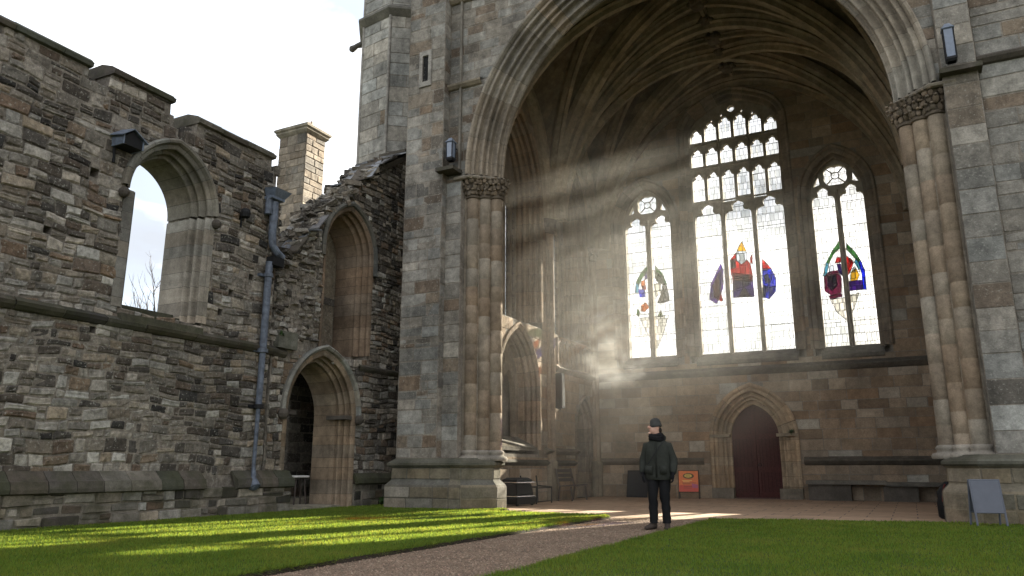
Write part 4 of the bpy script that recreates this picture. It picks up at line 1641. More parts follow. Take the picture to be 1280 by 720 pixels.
def pane_art(parent, shapes, outline_r=0.010):
    """coloured panes: flat pieces of glass just inside the clear ones, each edged with lead"""
    gb, lb = MB(), MB()
    for k, (col, pts) in enumerate(shapes):
        y = YG - 0.008 - 0.0012 * k
        gb.poly([(x, y, z) for x, z in pts], col)
        for (a, b) in zip(pts, pts[1:] + pts[:1]):
            lb.bar((a[0], y - 0.006, a[1]), (b[0], y - 0.006, b[1]), outline_r, (1, 1, 1), 4, capped=False)
    gb.build('stained_glass', M_GLASS, parent)
    lb.build('glass_lattice', M_LEADING, parent)


def px_to_wall(px, py):
    """the photograph's pane coordinates turned into metres on the window plane (fixed affine-perspective fit)"""
    f, p, yaw = 950.0, math.atan(225 / 950), math.atan(500 / math.hypot(950, 225))
    F = Vector((-math.sin(yaw) * math.cos(p), math.cos(yaw) * math.cos(p), math.sin(p)))
    Rr = Vector((math.cos(yaw), math.sin(yaw), 0))
    U = Rr.cross(F)
    d = F * f + Rr * (px - 640) - U * (py - 360)
    k = YG / d.y
    return (d.x * k, 1 + d.z * k)


RED, BLUE, PURP, YEL, TEAL, DKC, WHT, ORG, GRN, MAR, OCH = (0.42, 0.006, 0.004), (0.006, 0.014, 0.48), (0.10, 0.010, 0.34), (0.62, 0.33, 0.015), (0.04, 0.24, 0.36), (0.030, 0.006, 0.11), \
    (0.50, 0.53, 0.58), (0.46, 0.11, 0.012), (0.035, 0.14, 0.03), (0.10, 0.006, 0.03), (0.22, 0.13, 0.03)



def window_wall():
    mb = MB()
    niche_loops = [loop_l, loop_c, loop_r, door2]
    outline = [(-11.4, -0.1), (16.0, -0.1), (16.0, 17.4), (-11.4, 17.4)]
    rebated(mb, outline, [(loop_l, 0.235), (loop_c, 0.235), (loop_r, 0.235), (door2, 0.515)], PB_, -1.0, 0.0, MORTAR)
    spans = [loop_span(loop_l, 0.3), loop_span(loop_c, 0.3), loop_span(loop_r, 0.3), loop_span(door2, 0.55)]
    masonry(mb, PB_, XA, XB, 0.0, 15.8, inner_tone, spans, course=(0.28, 0.44), length=(0.45, 1.0), depth=(0.003, 0.014), joint=0.010, rough=0.003, bev=0.007, n=2)
    mb.build('window_wall', M_INNER, porch)
    # the three windows
    specs = []
    # centre: three large lights under three tiers of six small ones
    C = W_C; x0, x1 = C['c'] - C['w'], C['c'] + C['w']
    m = 0.075
    big = []
    for i in range(3):
        a = x0 + (x1 - x0) * i / 3 + (0.06 if i == 0 else m); b = x0 + (x1 - x0) * (i + 1) / 3 - (0.06 if i == 2 else m)
        big.append(light(a, b, C['sill'] + 0.08, 9.95, 0.72, 0.42))
    small = []
    for r, (z0, z1, rs) in enumerate(((10.78, 11.60, 0.36), (12.17, 12.62, 0.34), (13.15, 13.45, 0.36))):
        for i in range(6):
            a = x0 + (x1 - x0) * i / 6 + 0.055; b = x0 + (x1 - x0) * (i + 1) / 6 - 0.055
            d = (2.5 - i) if i < 3 else (i - 2.5)
            zz1 = z1
            if r == 2: zz1 = z1 + (0.30 if abs(d) < 1 else 0.17 if abs(d) < 2 else -0.06)
            if r == 0 and i in (0, 1, 2, 3, 4, 5): z0b = z0 - (0.16 if i % 2 == 0 and i != 0 else 0.0)
            else: z0b = z0
            l = light(a, b, z0b, zz1 - 0.02, rs, 0.3)
            small.append(l)
    extra = [ring((C['c'], 14.32), 0.13, 14)]
    for dx, dz in ((-0.38, 14.17), (0.38, 14.19), (-0.76, 14.0), (0.76, 14.02)):
        extra.append([(C['c'] + dx - .04, dz - .06), (C['c'] + dx, dz - .12), (C['c'] + dx + .04, dz - .06), (C['c'] + dx, dz + .07)])
    specs.append((C, loop_c, big + small + extra, 'four', 'tall'))
    for W, lp in ((W_L, loop_l), (W_R, loop_r)):
        c, w = W['c'], W['w']
        lights = [light(c - w + 0.06, c - 0.09, W['sill'] + 0.08, W['spring'] - 0.22, 0.62, 0.42), light(c + 0.09, c + w - 0.06, W['sill'] + 0.08, W['spring'] - 0.22, 0.62, 0.42)]
        zc = W['spring'] + W['rise'] - 0.60
        lights.append(foil((c, zc), 0.42, 4, 0.16, 40, 0.0))
        for s in (-1, 1):
            lights.append([(c + s * 0.53, zc - 0.28), (c + s * 0.74, zc - 0.34), (c + s * 0.56, zc + 0.06)] if s > 0 else [(c + s * 0.74, zc - 0.34), (c + s * 0.53, zc - 0.28), (c + s * 0.56, zc + 0.06)])
        specs.append((W, lp, lights, None, 'pair'))
    wins = []
    for k, (W, lp, lights, kind, typ) in enumerate(specs):
        sb = MB()
        pth = densify(lp, 0.3)
        sweep(sb, pth, [(0.36, 0.0), (0.36, 0.08), (0.31, 0.11), (0.27, 0.09), (0.24, 0.03)] + rolls(0.24, 0.02, 0.03, -0.38, 3, 0.07, 9, seed=50 + k) + [(0.0, -0.42), (0.0, -0.7)], PB_, (0.25, 0.20, 0.15), seg=0.5)
        w = sb.build('window', M_MOULD, porch)
        tb = MB()
        zc = W['spring'] + W['rise'] - 0.6
        o2 = [(W['c'] + (x - W['c']) * 0.999, z) for x, z in lp]
        prism(tb, o2, lights, PB_, -0.64, -0.44, (0.36, 0.32, 0.265))
        # mullion rolls that stand proud of the tracery plate
        if typ == 'tall':
            for i in (1, 2):
                xm = W['c'] - W['w'] + 2 * W['w'] * i / 3
                tb.bar((xm, YB + 0.43, W['sill']), (xm, YB + 0.43, 10.1), 0.055, (0.36, 0.32, 0.265), 8)
            for i in (2, 4):
                xm = W['c'] - W['w'] + 2 * W['w'] * i / 6
                tb.bar((xm, YB + 0.43, 10.1), (xm, YB + 0.43, 13.7), 0.045, (0.36, 0.32, 0.265), 8)
            for z in (10.70, 12.07, 13.05):
                tb.bar((W['c'] - W['w'] + 0.03, YB + 0.43, z), (W['c'] + W['w'] - 0.03, YB + 0.43, z), 0.035, (0.36, 0.32, 0.265), 8)
        else:
            tb.bar((W['c'], YB + 0.43, W['sill']), (W['c'], YB + 0.43, W['spring'] + 0.2), 0.05, (0.36, 0.32, 0.265), 8)
            # cross bars inside the foil
            for a in range(4):
                an = PI / 4 + a * PI / 2
                tb.bar((W['c'] + 0.12 * math.cos(an), YG - 0.05, zc + 0.12 * math.sin(an)), (W['c'] + 0.4 * math.cos(an), YG - 0.05, zc + 0.4 * math.sin(an)), 0.022, (0.36, 0.32, 0.265), 6)
            q = ring((W['c'], zc), 0.13, 12)
            for a, b in zip(q, q[1:] + q[:1]):
                tb.bar((a[0], YG - 0.05, a[1]), (b[0], YG - 0.05, b[1]), 0.018, (0.36, 0.32, 0.265), 5, capped=False)
        tb.build('tracery', M_MOULD, w)
        glazing(w, lights, 0.45 if typ == 'tall' else 0.42, 0.19, None, None)
        lb = MB()
        lb.grid([[(W['c'] - W['w'] - .05, YB + 0.5, W['sill'] + 0.12), (W['c'] + W['w'] + .05, YB + 0.5, W['sill'] + 0.12)], [(W['c'] - W['w'] - .05, YB - 0.06, W['sill'] - 0.22), (W['c'] + W['w'] + .05, YB - 0.06, W['sill'] - 0.22)],
                 [(W['c'] - W['w'] - .05, YB - 0.06, W['sill'] - 0.32), (W['c'] + W['w'] + .05, YB - 0.06, W['sill'] - 0.32)], [(W['c'] - W['w'] - .05, YB + 0.02, W['sill'] - 0.38), (W['c'] + W['w'] + .05, YB + 0.02, W['sill'] - 0.38)]], (0.16, 0.145, 0.12))
        lb.build('sill', M_MOULD, w)
        wins.append(w)
    A = lambda pts: [px_to_wall(*p) for p in pts]
    pane_art(wins[0], [(c, A(p)) for c, p in (
        (RED, [(913, 325), (920, 316), (921, 326), (927, 331), (934, 325), (938, 330), (941, 345), (940, 350), (914, 344)]),
        (DKC, [(916, 351), (941, 350), (943, 371), (917, 372)]),
        (RED, [(915, 341), (941, 344), (941, 352), (916, 351)]),
        (YEL, [(921, 314), (927, 302), (933, 314)]),
        (WHT, [(921, 314), (933, 314), (934, 325), (927, 331), (920, 325)]),
        (TEAL, [(913, 326), (919, 323), (920, 334), (914, 336)]),
        (PURP, [(917, 345), (927, 345), (928, 359), (918, 362)]),
        ((0.05, 0.10, 0.13), [(928, 345), (936, 344), (937, 356), (929, 359)]),
        (RED, [(923, 371), (930, 358), (939, 371)]),
        (ORG, [(927, 371), (930, 366), (934, 371)]),
        (RED, [(938, 322), (940, 318), (941, 330), (938, 329)]),
        (PURP, [(901, 330), (904, 338), (904, 360), (896, 380), (887, 374), (889, 355)]),
        (RED, [(899, 339), (894, 350), (890, 358), (893, 372), (899, 376), (900, 356)]),
        (BLUE, [(893, 352), (889, 360), (889, 372), (892, 374), (893, 362)]),
        (PURP, [(902, 334), (904, 352), (901, 360), (898, 348)]),
        (RED, [(900, 362), (904, 376), (901, 377), (897, 372)]),
        ((0.55, 0.6, 0.65), [(899, 355), (902, 358), (900, 364)]),
        (BLUE, [(953, 336), (964, 336), (970, 348), (970, 364), (962, 374), (954, 372)]),
        (RED, [(953, 324), (960, 331), (964, 336), (956, 339), (953, 338)]),
        (OCH, [(955, 345), (960, 342), (963, 352), (957, 355)]),
        (DKC, [(954, 356), (959, 358), (957, 372), (954, 371)]),
        (WHT, [(964, 344), (966, 343), (960, 365), (958, 365)]),
        (PURP, [(962, 360), (969, 358), (968, 367), (962, 373)]),
    )])
    pane_art(wins[2], [(c, A(p)) for c, p in (
        (GRN, [(1050, 300), (1052, 308), (1042, 318), (1036, 330), (1033, 328), (1040, 314)]),
        (TEAL, [(1036, 330), (1033, 328), (1029, 345), (1033, 346)]),
        (GRN, [(1058, 304), (1068, 314), (1076, 326), (1073, 328), (1064, 318), (1058, 312)]),
        (BLUE, [(1076, 326), (1081, 338), (1083, 362), (1079, 362), (1077, 342), (1073, 328)]),
        (TEAL, [(1070, 322), (1076, 332), (1074, 338), (1068, 328)]),
        (RED, [(1058, 320), (1067, 328), (1063, 340), (1057, 348)]),
        (ORG, [(1062, 322), (1066, 326), (1062, 334)]),
        (YEL, [(1064, 340), (1070, 335), (1074, 344), (1072, 350), (1063, 352)]),
        (WHT, [(1065, 336), (1069, 333), (1070, 338), (1066, 341)]),
        (DKC, [(1059, 352), (1078, 350), (1079, 362), (1060, 364)]),
        (MAR, [(1030, 346), (1036, 340), (1047, 338), (1052, 348), (1052, 366), (1040, 370), (1031, 364)]),
        (PURP, [(1034, 346), (1044, 342), (1047, 356), (1040, 364), (1034, 358)]),
        (BLUE, [(1040, 344), (1045, 344), (1045, 354), (1041, 354)]),
        (WHT, [(1036, 334), (1041, 331), (1043, 338), (1037, 341)]),
        (RED, [(1046, 322), (1051, 322), (1051, 328), (1044, 329)]),
        (DKC, [(1046, 330), (1051, 330), (1053, 345), (1048, 340)]),
        (MAR, [(1036, 370), (1052, 367), (1053, 371), (1038, 374)]),
        ((0.96, 0.90, 0.80), [(1038, 375), (1056, 372), (1074, 366), (1068, 385), (1060, 402), (1046, 390)]),
    )], 0.009)
    pane_art(wins[1], [(c, A(p)) for c, p in (
        (GRN, [(812, 330), (813, 338), (804, 346), (799, 356), (795, 353), (802, 340)]),
        (TEAL, [(795, 354), (799, 356), (798, 366), (794, 366)]),
        (GRN, [(819, 332), (828, 342), (834, 356), (831, 356), (824, 346), (819, 340)]),
        (DKC, [(806, 340), (812, 338), (813, 347), (806, 350)]),
        (ORG, [(801, 352), (806, 350), (807, 358), (803, 362)]),
        (BLUE, [(798, 362), (806, 362), (807, 371), (800, 372)]),
        (RED, [(803, 358), (807, 357), (808, 362), (804, 362)]),
        ((0.06, 0.07, 0.05), [(819, 338), (828, 345), (832, 356), (824, 355), (819, 348)]),
        ((0.10, 0.10, 0.09), [(829, 354), (834, 358), (837, 376), (829, 379), (822, 379), (826, 368)]),
        ((0.8, 0.74, 0.62), [(818, 355), (826, 354), (826, 366), (820, 372)]),
        (ORG, [(802, 382), (807, 378), (812, 384), (806, 390), (801, 389)]),
        (GRN, [(797, 386), (800, 390), (799, 396), (796, 394)]),
        ((0.35, 0.38, 0.2), [(826, 388), (829, 396), (822, 396)]),
        ((0.96, 0.91, 0.82), [(800, 398), (818, 396), (836, 394), (830, 415), (822, 436), (810, 418)]),
    )], 0.009)
    # string under the windows, ledge, stone bench
    for a, b, z, h, d, c in ((XA, XB, 4.32, 0.20, 0.17, (0.12, 0.105, 0.085)), (XA, -6.35, 1.26, 0.16, 0.13, (0.15, 0.125, 0.095)), (-3.1, XB, 1.26, 0.18, 0.16, (0.11, 0.095, 0.075))):
        cb = MB()
        pr = [(z - h, 0.0), (z - h * .7, d * .5), (z - h * .2, d), (z, d), (z + h * .3, d * .4), (z + h * .6, 0.0)]
        cb.grid([[(a, YB - w, v) for v, w in pr], [(b, YB - w, v) for v, w in pr]], c)
        cb.build('string_course', M_MOULD, porch)
    bb = MB()
    bb.box((-3.05, YB - 0.62, 0.50), (-0.75, YB + 0.0, 0.62), (0.16, 0.145, 0.12))
    bb.box((-0.75, YB - 0.62, 0.46), (1.2, YB + 0.0, 0.58), (0.13, 0.12, 0.10))
    for xa, xb in ((-3.0, -1.75), (-0.85, 0.1)):
        bb.box((xa, YB - 0.5, 0.0), (xb, YB, 0.5 if xa < -2 else 0.455), (0.11, 0.095, 0.078))
    bb.build('stone_bench', M_INNER, porch)
    # doorway
    db = MB()
    pth = densify(door2, 0.25)
    sweep(db, pth, [(0.66, 0.0), (0.66, 0.09), (0.60, 0.13), (0.54, 0.10), (0.52, 0.03)] + rolls(0.52, 0.02, 0.28, -0.18, 3, 0.075, 9, seed=61) + rolls(0.28, -0.20, 0.03, -0.40, 3, 0.075, 9, seed=62) + [(0.0, -0.42), (0, -0.6)], PB_, (0.40, 0.285, 0.18), seg=0.4)
    for s in (-1, 1):
        db.box((-4.66 + s * 1.1 - 0.36, YB - 0.16, 0), (-4.66 + s * 1.1 + 0.36, YB + 0.05, 0.34), (0.2, 0.17, 0.13))
        db.box((-4.66 + s * 1.1 - 0.34, YB - 0.15, 2.02), (-4.66 + s * 1.1 + 0.34, YB + 0.05, 2.12), (0.25, 0.2, 0.14))
    db.build('door_surround', M_MOULD, porch)
    yd = YB + 0.46
    dr = empty('door', (0, 0, 0))
    dr.parent = porch
    dr.location = -porch.location
    for s in (-1, 1):
        half = [p for p in door2 if (p[0] + 4.66) * s >= -1e-6]
        loop = [(-4.66 + s * 0.008 + (x + 4.66) * 0.985, z) for x, z in half]
        if s < 0: loop = loop + [(-4.668, 0.0)]
        else: loop = [(-4.652, 0.0)] + loop
        lb = MB()
        lp_ = place_y(yd)
        prism(lb, loop, [], lp_, -0.08, 0.0, (1, 1, 1))
        for k in range(6):
            xx = -4.66 + s * (0.06 + 0.125 * k)
            lb.box((xx - 0.007, yd - 0.006, 0.06), (xx + 0.007, yd - 0.001, 2.1), (0.5, 0.5, 0.5))
        for z in (0.06, 0.86, 1.98):
            xa, xb = sorted((-4.66 + s * 0.03, -4.66 + s * 0.77))
            lb.box((xa, yd - 0.035, z), (xb, yd - 0.008, z + 0.16), (1.15, 1.1, 1.1))
        xa, xb = sorted((-4.66 + s * 0.012, -4.66 + s * 0.10))
        lb.box((xa, yd - 0.03, 0.02), (xb, yd - 0.007, 2.9), (1.1, 1.05, 1.05))
        if s > 0: lb.box((-4.70, yd + 0.02, 0.0), (-4.62, yd + 0.12, 3.13), (0.7, 0.7, 0.7))
        lb.box((min(-4.66, -4.66 + s * 0.9), yd - 0.10, -0.05), (max(-4.66, -4.66 + s * 0.9), yd + 0.1, 0.03), (2.2, 3.5, 3.2))
        lf = lb.build('door_leaf', M_DOOR, dr)
        if s > 0:
            hb = MB()
            tube(hb, [(-4.58 + 0.05 * math.cos(a * PI / 8), yd - 0.05, 1.10 + 0.05 * math.sin(a * PI / 8)) for a in range(17)], 0.01, (1, 1, 1), 6, capped=False)
            hb.build('handle', M_BLACK, lf)
    return wins


window_wall()


# ---- vault
def vault():
    zs, H = 9.25, 6.25
    xm = (XA + XB) / 2
    ys = [18.0, 22.7, 27.0]
    p = 1.85
    rib_n = 0
    webs = MB()
    lines = []

    def curve(S, E, n=18):
        pts = []
        for i in range(n + 1):
            a = (PI / 2) * i / n
            u = 1 - math.cos(a) ** (2 / p)
            z = math.sin(a) ** (2 / p)
            pts.append(Vector((S[0] + (E[0] - S[0]) * u, S[1] + (E[1] - S[1]) * u, zs + (E[2] - zs) * z)))
        return pts

    def rib(pts, w, d, name='rib'):
        mb = MB()
        prof = [(-w, 0.06), (-w, -d * 0.35), (-w * 0.55, -d * 0.5), (-w * 0.75, -d * 0.62), (-w * 0.45, -d * 0.72), (-w * 0.42, -d), (w * 0.42, -d), (w * 0.45, -d * 0.72), (w * 0.75, -d * 0.62), (w * 0.55, -d * 0.5), (w, -d * 0.35), (w, 0.06)]
        plan = Vector((pts[-1].x - pts[0].x, pts[-1].y - pts[0].y, 0))
        if plan.length < 1e-4: plan = Vector((1, 0, 0))
        plan.normalize()
        side = Vector((-plan.y, plan.x, 0))
        rows = []
        for i, q in enumerate(pts):
            t = (pts[min(i + 1, len(pts) - 1)] - pts[max(0, i - 1)]).normalized()
            nrm = side.cross(t).normalized()
            if nrm.z < 0 or (abs(nrm.z) < 1e-3 and nrm.dot(plan) > 0): nrm = -nrm
            rows.append([q + side * a + nrm * b for a, b in prof])
        cols = [vary((0.34, 0.275, 0.20), .15) for _ in range(len(pts))]
        mb.grid(rows, (0.2, 0.16, 0.12), colf=lambda i, j: cols[i // 2])
        mb.build(name, M_VAULT, porch)

    bosses = []
    for si, sx in enumerate((XA, XB)):
        sgn = 1 if si == 0 else -1
        for k, y in enumerate(ys):
            S = (sx + sgn * 0.12, y)
            for dirn in (-1, 1):
                if (k == 0 and dirn < 0) or (k == 2 and dirn > 0): continue
                ymid = (ys[k] + ys[k + dirn]) / 2
                half = abs(ymid - y)
                E = [(sx + sgn * 0.03, ymid, zs + H * 0.72), (sx + sgn * 2.9, ymid, zs + H * 0.93), (xm, ymid, zs + H), (xm, y + dirn * half * 0.5, zs + H), (xm, y, zs + H * 0.995)]
                cs = [curve(S, e) for e in E]
                for a, b in zip(cs, cs[1:]):
                    rows = []
                    for t in range(5):
                        u = t / 4
                        rows.append([pa.lerp(pb, u) + Vector((0, 0, 0.10 * math.sin(PI * u))) for pa, pb in zip(a, b)])
                    g = random.Random(k)
                    webs.grid(rows, (0.2, 0.16, 0.12), colf=lambda i, j: vary((0.19, 0.15, 0.11), .2))
                for i, c in enumerate(cs):
                    if i == 4 and (dirn < 0 and k == 1): continue
                    rib(c, 0.24 if i in (2, 4) else 0.16, 0.55 if i in (2, 4) else 0.40)
    # ridge ribs
    rz = zs + H
    a = [Vector((xm, ys[0] + (ys[2] - ys[0]) * i / 16, rz + 0.02)) for i in range(17)]
    rib(a, 0.12, 0.26, 'ridge_rib')
    for k in range(2):
        ymid = (ys[k] + ys[k + 1]) / 2
        pts = []
        for i in range(13):
            t = -1 + 2 * i / 12
            pts.append(Vector((xm + t * (XB - XA) / 2 * 0.99, ymid, zs + H * (1 - 0.28 * abs(t) ** 1.9) + 0.03)))
        rib(pts, 0.10, 0.24, 'ridge_rib')
        for x in (xm, xm - 2.87, xm + 2.87):
            bosses.append((x, ymid, rz - 0.25 if x == xm else rz - 0.68))
        for q in (ys[k], ymid - (ys[k + 1] - ys[k]) * 0.25, ymid + (ys[k + 1] - ys[k]) * 0.25):
            bosses.append((xm, q, rz - 0.26))
    webs.build('vault', M_VAULT, porch)
    for b in bosses:
        mb = MB()
        big = 0.30 if abs(b[0] - xm) < .1 else 0.22
        lathe(mb, b[0], b[1], [(0.05, b[2] - 0.2), (big * .6, b[2] - 0.18), (big, b[2] - 0.05), (big * .9, b[2] + 0.1), (big * .5, b[2] + 0.2)], (0.16, 0.13, 0.10), 12)
        for j in range(9):
            an = j * 2 * PI / 9
            ellipsoid(mb, (b[0] + big * .85 * math.cos(an), b[1] + big * .85 * math.sin(an), b[2] - 0.06), (0.09, 0.09, 0.08), vary((0.17, 0.135, 0.10), .3), 6, 5)
        mb.build('boss', M_VAULT, porch)
    # wall shafts that carry the vault
    for si, sx in enumerate((XA, XB)):
        sgn = 1 if si == 0 else -1
        for y in ys:
            yy = min(max(y, 18.35), 26.72)
            for dy, r, dx in ((-0.16, 0.07, 0.04), (0.0, 0.11, 0.09), (0.16, 0.07, 0.04)):
                sb = MB()
                prof, cols, z = [], [], 0.0
                prof = [(r + .05, 0.0), (r + .05, 0.9), (r + .07, 1.0), (r + .05, 1.12), (r + .06, 1.18), (r, 1.24)]
                cols = [(0.22, 0.18, 0.13)] * 6
                z = 1.24
                while z < zs - 0.45:
                    h = rnd.uniform(0.5, 0.8)
                    if z + h > zs - 0.75: h = zs - 0.45 - z
                    t = vary((0.27, 0.2, 0.14), .15)
                    prof += [(r, z + .01), (r, z + h - .01)]; cols += [t, t]
                    z += h
                lathe(sb, sx + sgn * dx, yy + dy, prof, (0.25, 0.2, 0.14), 12, colf=lambda i, j, c=cols: c[min(i, len(c) - 1)])
                sb.build('wall_shaft', M_MOULD, porch, smooth=True)
            cb = MB()
            for dy, r, dx in ((-0.16, 0.07, 0.04), (0.0, 0.11, 0.09), (0.16, 0.07, 0.04)):
                lathe(cb, sx + sgn * dx, yy + dy, [(r, zs - .5), (r + .04, zs - .46), (r + .01, zs - .42), (r + .06, zs - .2), (r + .13, zs - .08), (r + .13, zs)], (0.17, 0.13, 0.1), 12)
                for j in range(8):
                    an = j * PI / 4
                    ellipsoid(cb, (sx + sgn * dx + (r + .07) * math.cos(an), yy + dy + (r + .07) * math.sin(an), zs - .22), (0.05, 0.05, 0.09), vary((0.16, 0.12, 0.09), .3), 6, 5)
            cb.build('capital', M_MOULD, porch)


vault()


# ------------------------------------------------------------------ stair turret behind the buttress
def turret():
    cx_, cy_, ap = -14.3, 19.9, 1.53
    root = empty('stair_turret', (cx_, cy_, 0), 'pale octagonal ashlar turret rising above the broken gable with a carved gargoyle', 'turret')
    rv = ap / math.cos(PI / 8)
    V = [(cx_ + rv * math.cos(R(-54.3 - 22.5) + k * PI / 4), cy_ + rv * math.sin(R(-54.3 - 22.5) + k * PI / 4)) for k in range(8)]
    mb = MB()
    loft(mb, V, [(-0.1, 0), (20, 0)], MORTAR)
    tone = lambda u, v: pick([(4, (0.36, 0.345, 0.31)), (3, (0.31, 0.295, 0.265)), (1.5, (0.40, 0.38, 0.34)), (0.7, (0.27, 0.215, 0.16))])
    for k in range(8):
        a, b = V[k], V[(k + 1) % 8]
        mid = ((a[0] + b[0]) / 2, (a[1] + b[1]) / 2)
        if (mid[0] - cx_) * 0.58 - (mid[1] - cy_) * 0.81 < -0.3: continue
        pl, L = place_line(a, b)
        masonry(mb, pl, 0.0, L, 8.2, 19.8, tone, course=(0.36, 0.55), length=(0.5, 1.0), depth=(0.003, 0.016), joint=0.012, rough=0.003, bev=0.008, n=2)
    mb.build('shaft', M_ASHLAR, root)
    for z in (15.9,):
        sb = MB()
        loft(sb, V, [(z - 0.2, 0.02), (z - 0.14, 0.08), (z, 0.20), (z + 0.08, 0.2), (z + 0.2, 0.06), (z + 0.26, 0.02)], (0.17, 0.16, 0.14))
        sb.build('string_course', M_MOULD, root)
    for k in range(8):
        a = V[k]
        if (a[0] - cx_) * 0.58 - (a[1] - cy_) * 0.81 < -0.1: continue
        rb = MB()
        rb.bar((a[0], a[1], 8.2), (a[0], a[1], 19.8), 0.055, (0.33, 0.31, 0.28), 8)
        rb.build('angle_roll', M_ASHLAR, root, smooth=True)
    # gargoyle on the western angle
    gb = MB()
    a = V[4] if V[4][0] < V[3][0] else V[3]
    a = min(V, key=lambda q: (q[0] * 0.81 + 0.58 * q[1]))
    d = Vector((-0.95, -0.31, 0))
    b0 = Vector((a[0], a[1], 15.85))
    tube(gb, [b0 - d * 0.1, b0 + d * 0.15 + Vector((0, 0, .02)), b0 + d * 0.34 + Vector((0, 0, -.03)), b0 + d * 0.46 + Vector((0, 0, -.12))], [0.11, 0.12, 0.09, 0.11], (0.12, 0.11, 0.10), 8)
    ellipsoid(gb, b0 + d * 0.5 + Vector((0, 0, -.13)), (0.13, 0.12, 0.13), (0.12, 0.11, 0.10), 9, 7)
    gb.build('gargoyle', M_MOULD, root, smooth=True)


turret()


# ------------------------------------------------------------------ objects on the walls
def drainpipe():
    root = empty('drainpipe', (XL + 0.18, 12.5, 0.45), 'blue grey cast iron drainpipe with hopper and swan neck on the ruined wall', 'drainpipe')
    x = XL + 0.17
    y = 12.5
    W = (1, 1, 1)
    pb = MB()
    tube(pb, [(x, y, 5.62), (x, y, 3.55)], 0.085, W, 12)
    tube(pb, [(x, y, 3.55), (x, y, 2.35)], 0.072, W, 12)
    tube(pb, [(x, y, 2.35), (x, y - 0.01, 0.95)], [0.05, 0.042], W, 12)
    pb.build('pipe', M_PIPE, root, smooth=False)
    sb = MB()
    tube(sb, [(x, y + .02, 7.08), (x, y + 0.03, 6.7), (x, y + 0.02, 6.3), (x, y + 0.06, 6.02), (x + .04, y + 0.20, 5.87), (x + .06, y + 0.36, 5.80)], [0.10, 0.10, 0.09, 0.09, 0.085, 0.07], W, 12)
    sb.build('swan_neck', M_PIPE, root)
    s2 = MB()
    tube(s2, [(x - 0.04, y - 0.10, 7.2), (x - 0.04, y - 0.11, 6.75)], 0.09, W, 10)
    s2.build('inlet_pipe', M_PIPE, root)
    hb = MB()
    hb.box((x - 0.13, y - 0.18, 7.12), (x + 0.12, y + 0.22, 7.18), W)
    hb.grid([[(x - .13, y - .12, 7.18), (x + .12, y - .12, 7.18), (x + .12, y + .22, 7.18), (x - .13, y + .22, 7.18)], [(x - .15, y - .18, 7.36), (x + .22, y - .18, 7.32), (x + .22, y + .30, 7.32), (x - .15, y + .30, 7.36)],
             [(x - .15, y - .20, 7.40), (x + .24, y - .20, 7.35), (x + .24, y + .32, 7.35), (x - .15, y + .32, 7.40)]], W, closed=True)
    hb.cap([(x - .15, y - .20, 7.40), (x + .24, y - .20, 7.35), (x + .24, y + .32, 7.35), (x - .15, y + .32, 7.40)], W)
    hb.build('hopper', M_LEAD, root)
    kb = MB()
    kb.box((x - .1, y + 0.0, 5.55), (x + .12, y + 0.34, 5.76), W)
    kb.build('joint_box', M_BLACK, root)
    for z, r in ((5.3, 0.11), (3.56, 0.12), (2.32, 0.11)):
        bb = MB()
        lathe(bb, x, y, [(r * .7, z - .05), (r, z - .04), (r, z + .04), (r * .7, z + .05)], W, 12)
        bb.box((x - 0.16, y - 0.18, z - .03), (x - 0.08, y + 0.18, z + .03), W)
        bb.build('bracket', M_BLACK if z < 3 else M_PIPE, root)
    fb = MB()
    tube(fb, [(x, y, 0.98), (x + .02, y - .01, 0.80), (x + .05, y - .02, 0.70), (x + .10, y - .03, 0.60), (x + .13, y - .03, 0.575)], [0.045, 0.06, 0.10, 0.125, 0.06], W, 12)
    fb.build('shoe', M_PIPE, root)


drainpipe()


def metal_hood():
    root = empty('metal_hood', (XL, 8.66, 7.0), 'small gabled blue grey metal hood with a dark mouth high on the ruined wall', 'vent hood')
    x0, x1 = XL - 0.02, XL + 0.40
    ya, yb, ym = 8.38, 8.94, 8.62
    W = (1, 1, 1)
    mb = MB()
    for s, y in ((1, ya), (-1, yb)):
        q = [(x0, ym, 7.34), (x1, ym, 7.27), (x1, y, 7.08), (x0, y, 7.15)]
        n = len(mb.v)
        mb.v += q + [(a, b, c - 0.02) for a, b, c in q]
        for f in ((0, 1, 2, 3), (7, 6, 5, 4), (0, 4, 5, 1), (1, 5, 6, 2), (2, 6, 7, 3), (3, 7, 4, 0)):
            mb.f.append([n + i for i in f]); mb.c.append(W)
    mb.build('roof', M_LEAD, root)
    for y in (ya + .06, yb - .09):
        cb = MB()
        cb.box((x0, y, 6.92), (x1 - .05, y + .03, 7.12), W)
        cb.build('cheek', M_LEAD, root)
    db = MB()
    pts = [(ya + .09, 6.93), (yb - .09, 6.93), (yb - .09, 7.09), (ym, 7.22), (ya + .09, 7.09)]
    prism(db, pts, [], place_x(XL), 0.0, 0.34, W)  # solid black block; shade inside the hood is put into its colour
    db.build('mouth', M_BLACK, root)
    bb = MB()
    bb.bar((XL + .02, ya + .12, 6.93), (XL + .02, ya + .14, 6.62), 0.03, W, 8)
    bb.build('bracket', M_BLACK, root)


metal_hood()


def small_lamp(y, z, label):
    root = empty('wall_lamp', (XL + 0.1, y, z), label, 'lamp', None)
    mb = MB()
    lathe(mb, XL + 0.14, y, [(0.03, z - .1), (0.1, z - .08), (0.12, z + .02), (0.09, z + .1), (0.03, z + .13)], (1, 1, 1), 10)
    mb.build('housing', M_BLACK, root)
    b = MB()
    b.bar((XL, y, z - .05), (XL + .14, y, z - .02), 0.025, (1, 1, 1))
    b.bar((XL + .03, y, z - .05), (XL + .03, y, z - .30), 0.02, (1, 1, 1))
    b.build('bracket', M_BLACK, root)


